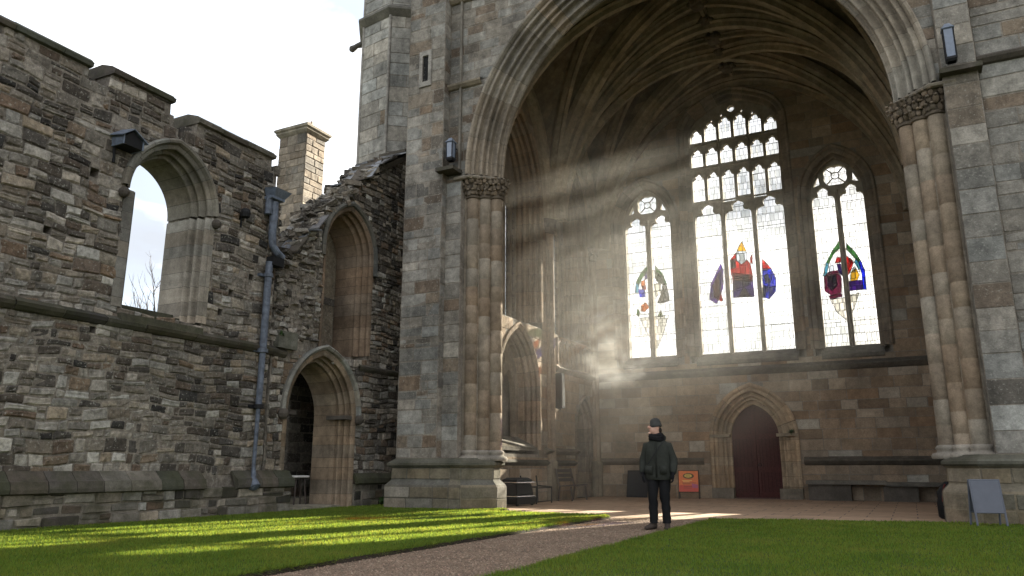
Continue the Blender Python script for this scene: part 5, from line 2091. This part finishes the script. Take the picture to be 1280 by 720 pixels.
small_lamp(11.7, 6.55, 'small black lamp on the ruined wall between the empty window and the drainpipe')


def lantern(x, y, z, h, label, tilt):
    root = empty('wall_lantern', (x, y, z), label, 'lamp', 'lamps beside the great arch')
    W = (1, 1, 1)
    sq = lambda s: [(x - s, y - s), (x + s, y - s), (x + s, y + s), (x - s, y + s)]
    gb = MB()
    loft(gb, sq(0.075), [(z + 0.10, 0), (z + h - 0.10, 0.015)], W)
    gb.build('lamp_glass', M_LAMPGLASS, root)
    fb = MB()
    for a, b in sq(0.09):
        fb.bar((a, b, z + .05), (a, b, z + h - .08), 0.014, W, 6)
    fb.build('frame', M_BLACK, root)
    tb = MB()
    loft(tb, sq(0.10), [(z + h - .10, 0.0), (z + h - .08, 0.02), (z + h - .03, -0.02), (z + h + .04, -0.06)], W)
    tb.build('cap', M_LEAD, root)
    bb = MB()
    loft(bb, sq(0.09), [(z, -0.02), (z + .05, 0.01), (z + .10, 0.0)], W)
    bb.build('base', M_BLACK, root)
    ab = MB()
    ab.bar((x, y + .05, z + h - .16), (x, y + .3, z + h - .16), 0.02, W)
    ab.build('arm', M_BLACK, root)


lantern(-10.12, 16.16, 8.98, 0.62, 'narrow blue and black lantern above the capital at the buttress', 0)
lantern(1.55, 16.10, 8.82, 0.80, 'tall narrow pale glazed lantern on the pilaster above the capital with the A-board below', 0)


def loudspeaker():
    root = empty('loudspeaker', (XA + 0.1, 23.25, 2.9), 'tall dark column loudspeaker fixed to the aisle wall beside the recess', 'loudspeaker')
    mb = MB()
    sq = [(XA + 0.08, 23.0), (XA + 0.30, 23.0), (XA + 0.30, 23.26), (XA + 0.08, 23.26)]
    loft(mb, sq, [(2.90, -0.02), (2.92, 0.0), (4.03, 0.0), (4.05, -0.02)], (1, 1, 1))
    mb.build('cabinet', M_PANEL, root)
    gb = MB()
    gb.box((XA + 0.305, 23.03, 2.98), (XA + 0.312, 23.23, 3.97), (0.6, 0.6, 0.6))
    gb.box((XA + 0.11, 22.988, 2.98), (XA + 0.27, 22.995, 3.97), (0.6, 0.6, 0.6))
    gb.build('grille', M_BLACK, root)
    bb = MB()
    bb.bar((XA, 23.13, 2.95), (XA + .2, 23.13, 2.88), 0.03, (1, 1, 1))
    bb.bar((XA, 23.13, 3.9), (XA + .2, 23.13, 3.9), 0.03, (1, 1, 1))
    bb.build('bracket', M_BLACK, root)


loudspeaker()


# ------------------------------------------------------------------ free-standing furniture
def a_board(name, label, loc, rz, w, h, board_mat, art=False, lean=0.16, board0=0.22):
    WORLD_SPACE[0] = False
    root = empty(name, loc, label, 'sign', None, rz)
    W = (1, 1, 1)
    for s in (-1, 1):
        fb = MB()
        top = h
        for xx in (-w / 2, w / 2):
            fb.bar((xx, s * lean * h, 0.0), (xx, s * 0.02, top), 0.018, W, 6)
        for t in (board0 / h, 0.985):
            fb.bar((-w / 2, s * (lean * h * (1 - t) + .02 * t), top * t), (w / 2, s * (lean * h * (1 - t) + .02 * t), top * t), 0.016, W, 6)
        fb.build('frame', M_DARKWOOD if art else board_mat, root)
        if s < 0 or not art:
            pb = MB()
            def at(u, v, o=0.0):
                t = (board0 + (h - board0 - 0.01) * v) / h
                return (u, s * (lean * h * (1 - t) + .02 * t + 0.012 + o), h * t)
            n = 6
            rows = [[at(-w / 2 + .012 + (w - .024) * i / n, j / 6) for i in range(n + 1)] for j in range(7)]
            pb.grid(rows, W)
            rows2 = [[(x, y - s * 0.018, z) for x, y, z in r] for r in rows]
            pb.grid(rows2[::-1], W)
            bo = pb.build('poster' if art else 'panel', board_mat, root)
            if art and s < 0:
                ib = MB()
                def patch(u0, u1, v0, v1, c, o=0.004):
                    ib.poly([at(u0 * w / 2, v0, o), at(u1 * w / 2, v0, o), at(u1 * w / 2, v1, o), at(u0 * w / 2, v1, o)], c)
                patch(-.93, .93, 0.02, 0.32, (0.50, 0.07, 0.045), 0.002)
                for k, (u0, u1, v) in enumerate(((-.62, .35, .52), (-.55, .1, .46), (-.62, .75, .41), (-.6, .2, .36), (-.5, .5, .24), (-.5, .3, .17))):
                    patch(u0, u1, v, v + .025, (0.75, 0.52, 0.16) if k < 2 else (0.2, 0.05, 0.03), 0.004)
                el = [at(math.cos(a * PI / 10) * 0.56 * w / 2, 0.75 + math.sin(a * PI / 10) * 0.135, 0.004) for a in range(20)]
                ib.poly(el, (0.10, 0.06, 0.02))
                el = [at(math.cos(a * PI / 10) * 0.38 * w / 2 - .01, 0.755 + math.sin(a * PI / 10) * 0.085, 0.006) for a in range(20)]
                ib.poly(el, (0.62, 0.42, 0.08))
                for k in range(3):
                    patch(-.3 + .05 * k, .2 - .03 * k, 0.70 + .05 * k, 0.715 + .05 * k, (0.1, 0.07, 0.02), 0.008)
                ib.poly([at(.35 * w / 2, .2, .005), at(.92 * w / 2, .18, .005), at(.92 * w / 2, .34, .005), at(.3 * w / 2, .4, .005)], (0.36, 0.08, 0.16))
                ib.build('print', M_INK, bo)
    WORLD_SPACE[0] = True
    return root


a_board('poster_stand', 'orange poster on a dark folding stand beside the red door', (-6.72, 26.15, 0.004), R(8), 0.66, 0.92, M_ORANGE, True)
a_board('a_board', 'blank slate grey A-board standing on grass against the pier plinth', (1.06, 15.62, 0.05), R(14), 0.45, 0.76, M_BOARD, False, 0.22, 0.22)


def leaning_panel():
    root = empty('leaning_panel', (-8.7, 26.5, 0), 'dark grey flat board leaning on the end wall behind the standing person', 'board')
    mb = MB()
    p = lambda u, v, w: (u, 26.55 + 0.28 * v - w, v)
    mb.box((-9.05, 0.0, 0.0), (-8.3, 0.92, 0.04), (1, 1, 1), p)
    mb.build('board', M_PANEL, root)
    fb = MB()
    for a, b in (((-9.05, 0.0), (-8.3, 0.04)), ((-9.05, 0.88), (-8.3, 0.92)), ((-9.05, 0.042), (-9.0, 0.878)), ((-8.35, 0.042), (-8.3, 0.878))):
        fb.box((a[0], a[1], 0.043), (b[0], b[1], 0.058), (0.8, 0.8, 0.8), p)
    fb.build('frame', M_PANEL, root)


leaning_panel()


def wooden_bench(loc, rz, label):
    WORLD_SPACE[0] = False
    root = empty('wooden_bench', loc, label, 'bench', None, rz)
    W = (1, 1, 1)
    w = 1.3
    sb = MB()
    for k in range(4):
        sb.box((-w / 2, -0.42 + k * 0.115, 0.43 + 0.01 * (3 - k)), (w / 2, -0.42 + k * 0.115 + 0.10, 0.465 + 0.01 * (3 - k)), W)
    sb.build('seat', M_DARKWOOD, root)
    bb = MB()
    for z in (0.58, 0.72, 0.86):
        bb.box((-w / 2 + .03, 0.04 + (z - .5) * .22, z), (w / 2 - .03, 0.07 + (z - .5) * .22, z + 0.10), W)
    bb.build('backrest', M_DARKWOOD, root)
    for s in (-1, 1):
        e = MB()
        x = s * (w / 2 - .05)
        tube(e, [(x, -0.36, 0.43), (x, -0.40, 0.0)], [0.03, 0.025], W, 8)
        e.build('leg', M_DARKWOOD, root)
        e = MB()
        tube(e, [(x, 0.16, 0.98), (x, 0.06, 0.55), (x, 0.02, 0.43), (x, 0.08, 0.0)], [0.028, 0.032, 0.034, 0.026], W, 8)
        e.build('leg', M_DARKWOOD, root)
    WORLD_SPACE[0] = True
    return root


wooden_bench((XA + 0.42, 23.1, 0.004), R(90), 'dark wooden bench with a sloping slatted back under the loudspeaker')


def iron_bench():
    WORLD_SPACE[0] = False
    root = empty('iron_frame', (XA + 0.40, 20.75, 0.004), 'thin black iron frame of a seat beside the dark box by the aisle wall', 'seat frame', None, R(90))
    W = (1, 1, 1)
    for x in (-0.55, 0.5):
        lb = MB()
        tube(lb, [(x, -0.28, 0.0), (x, -0.28, 0.46), (x, 0.15, 0.48)], 0.022, W, 8)
        lb.build('leg', M_BLACK, root)
        lb = MB()
        tube(lb, [(x, 0.17, 0.0), (x, 0.18, 0.48), (x, 0.22, 0.78)], 0.022, W, 8)
        lb.build('leg', M_BLACK, root)
    rb = MB()
    for a in ((-0.28, 0.44), (0.17, 0.46), (-0.28, 0.06), (0.17, 0.06)):
        rb.bar((-0.55, a[0], a[1]), (0.5, a[0], a[1]), 0.016, W, 6)
    rb.build('rail', M_BLACK, root)
    WORLD_SPACE[0] = True


iron_bench()


def dark_crate():
    WORLD_SPACE[0] = False
    root = empty('equipment_trolley', (-9.72, 19.3, 0.004), 'black equipment trolley with chrome edges tucked behind the pier plinth', 'trolley', None, R(80))
    W = (1, 1, 1)
    b = MB()
    sq = [(-0.42, -0.3), (0.42, -0.3), (0.42, 0.3), (-0.42, 0.3)]
    loft(b, sq, [(0.04, 0.0), (0.20, 0.02), (0.24, 0.0)], W)
    b.build('base', M_BLACK, root)
    c = MB()
    loft(c, [(x * .9, y * .9) for x, y in sq], [(0.24, -0.02), (0.30, 0.0), (0.56, -0.04), (0.62, -0.10)], W)
    c.build('case', M_BLACK, root)
    l = MB()
    loft(l, [(x * .8, y * .8) for x, y in sq], [(0.62, 0.0), (0.68, 0.02), (0.74, -0.08)], W)
    l.build('lid', M_PANEL, root)
    m_ch = paint_mat('worn chrome', (0.5, 0.5, 0.52), 0.25, 0.15, 0.9)
    t = MB()
    for z in (0.245, 0.61):
        q = [(-0.40, -0.29, z), (0.40, -0.29, z), (0.40, 0.29, z), (-0.40, 0.29, z)]
        for a, bb in zip(q, q[1:] + q[:1]): t.bar(a, bb, 0.014, W, 6)
    t.build('trim', m_ch, root)
    for x in (-.34, .34):
        for y in (-.25, .25):
            w = MB()
            tube(w, [(x - .02, y, 0.045), (x + .02, y, 0.045)], 0.045, W, 12)
            w.build('wheel', M_BLACK, root)
    WORLD_SPACE[0] = True


dark_crate()


def bag():
    WORLD_SPACE[0] = False
    root = empty('holdall_bag', (0.42, 18.55, 0.004), 'tall black bag with a red strap half hidden behind the right pier plinth', 'bag', None, 0.3)
    root.location = (0.60, 18.2, 0.004)
    root.scale = (0.85, 0.85, 0.85)
    W = (1, 1, 1)
    b = MB()
    rows = []
    for z, rx, ry, dx in ((0.0, .20, .15, 0), (0.05, .26, .19, 0), (0.35, .27, .2, .01), (0.62, .24, .18, .0), (0.78, .15, .12, .02), (0.86, .08, .07, .03)):
        rows.append([(dx + rx * math.cos(a * PI / 8) * (1 + .08 * math.sin(3 * a + z * 9)), ry * math.sin(a * PI / 8), z) for a in range(16)])
    b.grid(rows, W, closed=True)
    b.cap(rows[0][::-1], W); b.cap(rows[-1], W)
    b.build('sack', M_BLACK, root, smooth=True)
    s = MB()
    tube(s, [(-.10, -.14, .80), (-.18, -.18, .62), (-.20, -.17, .4)], 0.018, W, 6)
    s.build('strap', paint_mat('red webbing', (0.10, 0.015, 0.012), 0.9), root)
    WORLD_SPACE[0] = True


bag()


def sprig(loc, n, size, label, cat, seed):
    g = random.Random(seed)
    WORLD_SPACE[0] = False
    root = empty('wall_fern', loc, label, cat)
    mb = MB()
    for k in range(n):
        a, e = g.uniform(0, 6.28), g.uniform(-.2, 1.2)
        d = Vector((math.cos(a) * math.cos(e), math.sin(a) * math.cos(e), math.sin(e)))
        s = d.cross(Vector((0, 0, 1))).normalized() * size * 0.12
        L = size * g.uniform(.5, 1)
        m = d * L * .5 + Vector((0, 0, size * .12))
        c = g.uniform(.7, 1.4)
        mb.poly([(0, 0, 0), m + s, d * L - Vector((0, 0, size * .1)), m - s], (c, c, c))
    mb.build('fronds', M_LEAF, root)
    WORLD_SPACE[0] = True


sprig((-3.42, 26.88, 2.1), 40, 0.22, 'small green tuft growing at the springing of the red door arch', 'fern', 1)
sprig((-12.7, 17.2, 0.06), 60, 0.4, 'dark fern growing at the foot of the wall beside the buttress', 'fern', 2)
sprig((XL + 0.15, 13.05, 4.0), 26, 0.16, 'tiny fern rooted in the broken end of the string course', 'fern', 4)


# ------------------------------------------------------------------ bare tree beyond the empty window
def bare_tree():
    g = random.Random(9)
    root = empty('bare_tree', (-29, 23, 0), 'leafless grey tree seen through the empty pointed window', 'tree')
    tb, cb = MB(), MB()
    base = Vector((-29.0, 22.2, -0.1))
    trunk = [base, base + Vector((.05, .05, 2.2)), base + Vector((.1, 0, 4.2)), base + Vector((0, .1, 5.8))]
    tube(tb, trunk, [0.24, 0.19, 0.14, 0.09], (1, 1, 1), 10)
    tb.build('trunk', M_BARK, root)
    def grow(p, d, L, r, lv):
        pts = [p]
        q = p
        for i in range(4):
            d = (d + Vector((g.uniform(-.22, .22), g.uniform(-.22, .22), g.uniform(-.02, .22)))).normalized()
            q = q + d * (L / 4)
            pts.append(q)
        tube(cb, pts, [r * (1 - .16 * i) for i in range(5)], (1, 1, 1), 5, capped=False)
        if lv < 4:
            for k in range(3 if lv < 3 else 2):
                t = g.choice(pts[1:])
                nd = (d + Vector((g.uniform(-1, 1), g.uniform(-1, 1), g.uniform(-.1, .8))) * .85).normalized()
                grow(t, nd, L * g.uniform(.55, .78), r * .55, lv + 1)
    for k in range(9):
        h = g.uniform(2.6, 5.7)
        a = g.uniform(0, 6.28)
        grow(base + Vector((0.05, 0.03, h)), Vector((math.cos(a) * .8, math.sin(a) * .8, .8)).normalized(), g.uniform(1.6, 2.5), 0.07, 0)
    cb.build('crown', M_BARK, root)


bare_tree()


# ------------------------------------------------------------------ person
def person():
    WORLD_SPACE[0] = False
    root = empty('person', (-3.84, 12.95, 0.004), 'person in a dark green jacket, grey beanie and black trousers standing on the path', 'person', None, R(5.0))
    # local frame: +x picture right, -y towards the camera
    joints = {}
    verts, edges, rad = [], [], []
    def jv(name, p, r, parent=None):
        joints[name] = len(verts)
        verts.append(p); rad.append(r)
        if parent: edges.append((joints[parent], joints[name]))
    jv('pelvis', (0, 0.02, 0.94), (0.155, 0.115))
    jv('waist', (0, 0.02, 1.10), (0.135, 0.10), 'pelvis')
    jv('chest', (0, 0.0, 1.30), (0.155, 0.115), 'waist')
    jv('upper', (0, 0.01, 1.40), (0.085, 0.075), 'chest')
    jv('neck', (0.0, 0.01, 1.50), (0.056, 0.058), 'upper')
    jv('head0', (-0.015, 0.0, 1.58), (0.07, 0.08), 'neck')
    jv('head1', (-0.02, 0.0, 1.66), (0.083, 0.095), 'head0')
    jv('head2', (-0.015, 0.0, 1.74), (0.07, 0.08), 'head1')
    for s, nm in ((-1, 'a'), (1, 'b')):
        jv('hip' + nm, (s * 0.095, 0.02, 0.88), (0.092, 0.10), 'pelvis')
        kx = s * 0.105 + (0.0 if s < 0 else 0.0)
        jv('knee' + nm, (kx, -0.055 if s < 0 else 0.0, 0.48), (0.062, 0.066), 'hip' + nm)
        jv('calf' + nm, (kx, 0.02 + (-0.05 if s < 0 else 0), 0.32), (0.058, 0.062), 'knee' + nm)
        jv('ankle' + nm, (kx, 0.03 + (-0.05 if s < 0 else 0), 0.09), (0.034, 0.036), 'calf' + nm)
        dx = -0.06 if s < 0 else -0.01
        jv('toe' + nm, (kx + dx * .5, -0.06 + (-0.05 if s < 0 else 0), 0.05), (0.025, 0.022), 'ankle' + nm)
        jv('shoulder' + nm, (s * 0.16, 0.01, 1.375), (0.055, 0.055), 'upper')
        jv('elbow' + nm, (s * 0.255, 0.04, 1.12), (0.042, 0.042), 'shoulder' + nm)
        hx = s * 0.285 - s * 0.0
        jv('wrist' + nm, (s * 0.255, -0.05, 0.92), (0.028, 0.026), 'elbow' + nm)
    me = bpy.data.meshes.new('body')
    me.from_pydata(verts, edges, [])
    ob = bpy.data.objects.new('body', me)
    COL.objects.link(ob)
    sk = ob.modifiers.new('skin', 'SKIN')
    for i, r in enumerate(rad):
        me.skin_vertices[0].data[i].radius = r
        me.skin_vertices[0].data[i].use_root = (i == 0)
    sub = ob.modifiers.new('sub', 'SUBSURF'); sub.levels = 2; sub.render_levels = 2
    dg = bpy.context.evaluated_depsgraph_get()
    bm_ = bpy.data.meshes.new_from_object(ob.evaluated_get(dg))
    bpy.data.objects.remove(ob)
    # hands: palm and five fingers added to the same mesh, face features too
    mb = MB()
    mb.v = [tuple(v.co) for v in bm_.vertices]
    mb.f = [list(p.vertices) for p in bm_.polygons]
    mb.c = [(1, 1, 1)] * len(mb.f)
    # face looks to picture left and a little up
    fd = Vector((-0.84, -0.50, 0.22)).normalized()
    fs = Vector((0.50, -0.84, 0)).normalized()
    fu = fs.cross(fd).normalized()
    if fu.z < 0: fu = -fu
    hc = Vector((-0.018, 0.0, 1.66))
    ellipsoid(mb, hc + fd * 0.035 - Vector((0, 0, .03)), (0.075, 0.07, 0.095), (1, 1, 1), 14, 10)
    nose = hc + fd * 0.118 - fu * 0.01
    ellipsoid(mb, nose, (0.028, 0.017, 0.026), (1, .92, .9), 8, 6)
    ellipsoid(mb, hc + fd * 0.10 - fu * 0.065, (0.014, 0.022, 0.008), (0.6, .35, .33), 8, 5)
    ellipsoid(mb, hc + fd * 0.088 - fu * 0.105, (0.03, 0.03, 0.02), (1, 1, 1), 8, 6)
    for s in (-1, 1):
        ellipsoid(mb, hc + fd * 0.094 + fs * s * 0.034 + fu * 0.018, (0.010, 0.012, 0.008), (0.12, .09, .08), 8, 5)
        ellipsoid(mb, hc - fd * 0.005 + fs * s * 0.083 - fu * 0.005, (0.018, 0.012, 0.03), (1, .9, .88), 8, 6)
    mb.build('body', paint_mat('skin', (0.50, 0.30, 0.225), 0.5, 0.08, scale=30), root, smooth=True)
    cloth = lambda n, c, v=.18, b=.5: paint_mat(n, c, 0.85, v, bump=b, scale=26, spec=.2)
    m_coat, m_trs = cloth('olive jacket cloth', (0.027, 0.029, 0.024)), cloth('black trouser cloth', (0.008, 0.008, 0.009))
    g = random.Random(2)
    def wrap(mb, rings, n=24, wr=0.006, seed=0):
        """soft garment tube through (centre, rx, ry) rings with small folds"""
        rows = []
        for i, (c, rx, ry) in enumerate(rings):
            rows.append([(c[0] + (rx + wr * (math.sin(5 * a + 2.3 * i + seed) + 0.7 * math.sin(9 * a - 1.3 * i))) * math.cos(a), c[1] + (ry + wr * math.sin(4 * a + 1.9 * i + seed)) * math.sin(a), c[2]) for a in [2 * PI * k / n for k in range(n)]])
        mb.grid(rows, (1, 1, 1), closed=True)
        return rows
    # trousers
    tb = MB()
    for s in (-1, 1):
        x = s * 0.088
        fw = -0.05 if s < 0 else 0.0
        wrap(tb, [((x * .85, .02, 0.98), .115, .14), ((x, .02 + fw * .3, .84), .108, .125), ((x * 1.04, fw * .8, .66), .09, .10), ((x * 1.1, fw - .02, .5), .076, .083), ((x * 1.12, fw + .005, .42), .070, .078), ((x * 1.14, .01 + fw, .34), .074, .082), ((x * 1.16, .02 + fw, .24), .062, .072), ((x * 1.18, .025 + fw, .17), .068, .078), ((x * 1.18, .025 + fw, .13), .060, .070), ((x * 1.18, .025 + fw, .10), .066, .076)], 18, .009, s * 2)
    tb.build('trousers', m_trs, root, smooth=True)
    # jacket body: closed at the shoulders, open hem
    jb = MB()
    wrap(jb, [((0, .01, 0.80), .205, .155), ((0, .01, 0.815), .225, .17), ((0, .01, 0.88), .225, .17), ((0, .01, 1.0), .215, .165), ((0, .01, 1.12), .205, .16), ((0, .0, 1.24), .21, .16), ((0, .0, 1.33), .208, .15), ((0, .01, 1.39), .19, .13), ((0, .012, 1.44), .145, .11), ((0, .012, 1.48), .10, .095), ((0, .012, 1.53), .085, .085)], 28, .007)
    for s in (-1, 1):
        sh, el, wr = Vector((s * .160, .01, 1.375)), Vector((s * .258, .045, 1.12)), Vector((s * .258, -.045, .925))
        pts = [sh + Vector((-s * .05, 0, .015)), sh + Vector((s * .02, 0, -.01)), sh.lerp(el, .3), sh.lerp(el, .65), el, el.lerp(wr, .3), el.lerp(wr, .65), wr, wr + (wr - el) * .06]
        tube(jb, pts, [.05, .078, .08, .074, .073, .068, .063, .056, .046], (1, 1, 1), 14)
    for s, z in ((-1, 1.0), (1, 1.0)):       # hip pockets
        jb.box((s * .125 - .06, -.185, z - .10), (s * .125 + .06, -.150, z + .03), (.85, .85, .85))
    jb.box((-.012, -.172, .84), (.012, -.145, 1.42), (.6, .6, .6))
    ellipsoid(jb, (0.02, .10, 1.50), (.12, .075, .075), (.95, .95, .95), 12, 8)
    jo = jb.build('jacket', m_coat, root, smooth=True)
    # scarf
    sb = MB()
    for k, (z, r) in enumerate(((1.475, .102), (1.51, .104), (1.54, .094))):
        ringp = [(r * math.cos(a) - .008, r * .95 * math.sin(a) - .01, z + .012 * math.sin(2 * a + k)) for a in [2 * PI * i / 16 for i in range(17)]]
        tube(sb, ringp, .034, (1, 1, 1), 8, capped=False)
    sb.build('scarf', cloth('black scarf knit', (0.007, 0.007, 0.008)), root, smooth=True)
    # beanie
    hb = MB()
    ax = Matrix.Rotation(-0.16, 3, 'Y')
    rows = []
    for z, r in ((0.0, .100), (.004, .106), (.04, .108), (.05, .101), (.09, .099), (.128, .082), (.152, .05), (.160, .01)):
        rows.append([Vector((-.008, .010, 1.678)) + ax @ Vector((r * .95 * math.cos(a), r * 1.02 * math.sin(a), z)) for a in [2 * PI * i / 20 for i in range(20)]])
    hb.grid(rows, (1, 1, 1), closed=True)
    hb.build('beanie', cloth('grey knit', (0.045, 0.044, 0.042), .2, .7), root, smooth=True)
    # dark hair showing at the nape
    nb = MB()
    ellipsoid(nb, hc - fd * 0.055 - fu * 0.02, (.062, .07, .062), (1, 1, 1), 12, 8)
    nb.build('hair', cloth('dark hair', (0.02, 0.014, 0.01)), root, smooth=True)
    # strap across the chest
    st = MB()
    pts = []
    for i in range(9):
        t = i / 8
        x = .145 - .28 * t
        z = 1.455 - .40 * t
        pts.append((x, -.182 - .012 * math.sin(PI * t) + .07 * (1 - t) ** 4, z))
    for i in range(8):
        a, b = Vector(pts[i]), Vector(pts[i + 1])
        st.poly([a + Vector((.018, 0, .014)), a - Vector((.018, 0, .014)), b - Vector((.018, 0, .014)), b + Vector((.018, 0, .014))], (1, 1, 1))
    st.build('bag_strap', M_BLACK, root)
    # gloves: palm, four fingers and thumb each
    m_gl = cloth('black glove', (0.010, 0.010, 0.012))
    for s in (-1, 1):
        gb = MB()
        w0 = Vector((s * .256, -.055, .905))
        d = Vector((-s * .05, -.10, -.99)).normalized()
        ellipsoid(gb, w0 + d * .045, (.024, .04, .055), (1, 1, 1), 10, 8)
        for k in range(4):
            oy = -.03 + .02 * k
            L = (.062, .072, .068, .052)[k]
            a = w0 + d * .085 + Vector((0, oy, 0))
            tube(gb, [a, a + d * L * .5, a + d * L * .8 + Vector((-s * .014, 0, 0)), a + d * L + Vector((-s * .030, 0, .008))], [.0105, .010, .0095, .007], (1, 1, 1), 7)
        a = w0 + d * .03 + Vector((-s * .012, -.036, 0))
        tube(gb, [a, a + Vector((-s * .010, -.022, -.028)), a + Vector((-s * .018, -.026, -.055))], [.013, .011, .008], (1, 1, 1), 7)
        tube(gb, [w0 - d * .04, w0 + d * .02], [.04, .036], (1, 1, 1), 12)
        gb.build('glove', m_gl, root, smooth=True)
    # boots
    for s in (-1, 1):
        bb = MB()
        x = s * .104
        fw = -0.05 if s < 0 else 0.0
        dx = -.09 if s < 0 else .03
        rows = []
        for t, hw, h0, h1 in ((-.06, .03, .0, .07), (-.045, .043, .0, .10), (0.0, .046, .0, .13), (.05, .045, .0, .12), (.10, .047, .0, .085), (.16, .048, .0, .068), (.20, .04, .0, .055), (.225, .02, .004, .035)):
            cx = x + dx * max(0, t) / .2
            y = .04 - t + fw
            rows.append([(cx + hw * math.cos(a) * (1.05 if math.sin(a) < 0 else 1), y, max(h0, (h0 + h1) / 2 + (h1 - h0) / 2 * math.sin(a) * 1.15 if math.sin(a) > 0 else h0 + (h1 - h0) / 2 * (1 + math.sin(a)))) for a in [2 * PI * i / 14 for i in range(14)]])
        bb.grid(rows, (1, 1, 1), closed=True)
        bb.cap(rows[0][::-1], (1, 1, 1)); bb.cap(rows[-1], (1, 1, 1))
        tube(bb, [(x, .03 + fw, .09), (x, .03 + fw, .19)], [.05, .052], (1, 1, 1), 14)
        bb.build('boot', cloth('brown leather boots', (0.045, 0.034, 0.028), .2, .3), root, smooth=True)
    WORLD_SPACE[0] = True


person()


# ------------------------------------------------------------------ dusty air and smoke in the porch
def air():
    m, nt, out = nodes_of('dusty air')
    L = nt.links.new
    tc = N(nt, 'ShaderNodeTexCoord')
    sp = N(nt, 'ShaderNodeSeparateXYZ')
    L(tc.outputs['Object'], sp.inputs[0])
    fx_ = N(nt, 'ShaderNodeMapRange', interpolation_type='SMOOTHSTEP')
    for k, q in (('From Min', -10.0), ('From Max', 0.0), ('To Min', 1.0), ('To Max', 0.10)): fx_.inputs[k].default_value = q
    L(sp.outputs['X'], fx_.inputs['Value'])
    fz_ = N(nt, 'ShaderNodeMapRange', interpolation_type='SMOOTHSTEP')
    for k, q in (('From Min', 9.0), ('From Max', 12.5), ('To Min', 1.0), ('To Max', 0.12)): fz_.inputs[k].default_value = q
    L(sp.outputs['Z'], fz_.inputs['Value'])
    nz = N(nt, 'ShaderNodeTexNoise', Scale=0.45, Detail=3.0)
    L(tc.outputs['Object'], nz.inputs['Vector'])
    rn = N(nt, 'ShaderNodeMapRange')
    for k, q in (('From Min', 0.32), ('From Max', 0.68), ('To Min', 0.010), ('To Max', 0.027)): rn.inputs[k].default_value = q
    L(nz.outputs['Fac'], rn.inputs['Value'])
    fl = N(nt, 'ShaderNodeMapRange', interpolation_type='SMOOTHSTEP')
    for k, q in (('From Min', 0.5), ('From Max', 5.0), ('To Min', 0.22), ('To Max', 1.0)): fl.inputs[k].default_value = q
    L(sp.outputs['Z'], fl.inputs['Value'])
    m0 = N(nt, 'ShaderNodeMath', operation='MULTIPLY')
    L(fl.outputs[0], m0.inputs[0]); L(fz_.outputs[0], m0.inputs[1])
    m1 = N(nt, 'ShaderNodeMath', operation='MULTIPLY'); m2_ = N(nt, 'ShaderNodeMath', operation='MULTIPLY')
    L(fx_.outputs[0], m1.inputs[0]); L(m0.outputs[0], m1.inputs[1])
    L(m1.outputs[0], m2_.inputs[0]); L(rn.outputs[0], m2_.inputs[1])
    v = N(nt, 'ShaderNodeVolumePrincipled')
    v.inputs['Color'].default_value = (0.95, 0.93, 0.88, 1)
    v.inputs['Anisotropy'].default_value = 0.35
    L(m2_.outputs[0], v.inputs['Density'])
    nt.links.new(v.outputs['Volume'], out.inputs['Volume'])
    mb = MB()
    mb.box((XA + 0.02, 17.0, -0.5), (XB - 0.02, YB + 0.35, 16.6), (1, 1, 1))
    o = mb.build('haze', m)
    tag(o, 'faint dusty air crossed by sunbeams inside the porch', 'haze', None, 'stuff')

    m, nt, out = nodes_of('drifting smoke')
    L = nt.links.new
    tc = N(nt, 'ShaderNodeTexCoord')
    mp = N(nt, 'ShaderNodeMapping')
    mp.inputs['Scale'].default_value = (0.8, 0.8, 1.5)
    mp.inputs['Rotation'].default_value = (0, R(20), 0)
    n1 = N(nt, 'ShaderNodeTexNoise', Scale=1.0, Detail=5.0, Roughness=0.6, Distortion=0.6)
    L(tc.outputs['Object'], mp.inputs['Vector']); L(mp.outputs['Vector'], n1.inputs['Vector'])
    # fade towards the edges of the cloud
    ln = N(nt, 'ShaderNodeVectorMath', operation='LENGTH')
    sc = N(nt, 'ShaderNodeMapping')
    sc.inputs['Scale'].default_value = (1 / 2.4, 1 / 1.9, 1 / 2.3)
    L(tc.outputs['Object'], sc.inputs['Vector']); L(sc.outputs['Vector'], ln.inputs[0])
    fall = N(nt, 'ShaderNodeMapRange')
    fall.inputs['From Min'].default_value = 0.15; fall.inputs['From Max'].default_value = 1.0
    fall.inputs['To Min'].default_value = 1.0; fall.inputs['To Max'].default_value = 0.0
    L(ln.outputs['Value'], fall.inputs['Value'])
    mr = N(nt, 'ShaderNodeMapRange')
    mr.inputs['From Min'].default_value = 0.46; mr.inputs['From Max'].default_value = 0.72
    L(n1.outputs['Fac'], mr.inputs['Value'])
    mu = N(nt, 'ShaderNodeMath', operation='MULTIPLY')
    L(mr.outputs[0], mu.inputs[0]); L(fall.outputs[0], mu.inputs[1])
    m2 = N(nt, 'ShaderNodeMath', operation='MULTIPLY')
    m2.inputs[1].default_value = 0.5
    L(mu.outputs[0], m2.inputs[0])
    v = N(nt, 'ShaderNodeVolumePrincipled')
    v.inputs['Color'].default_value = (0.95, 0.94, 0.91, 1)
    v.inputs['Anisotropy'].default_value = 0.3
    L(m2.outputs[0], v.inputs['Density'])
    L(v.outputs['Volume'], out.inputs['Volume'])
    mb = MB()
    mb.box((-2.4, -1.9, -2.3), (2.4, 1.9, 2.3), (1, 1, 1))
    o = mb.build('smoke', m, loc=(-8.9, 24.7, 4.9))
    tag(o, 'drifting pale smoke below the narrow stained glass window nearest the corner', 'smoke', None, 'stuff')


air()
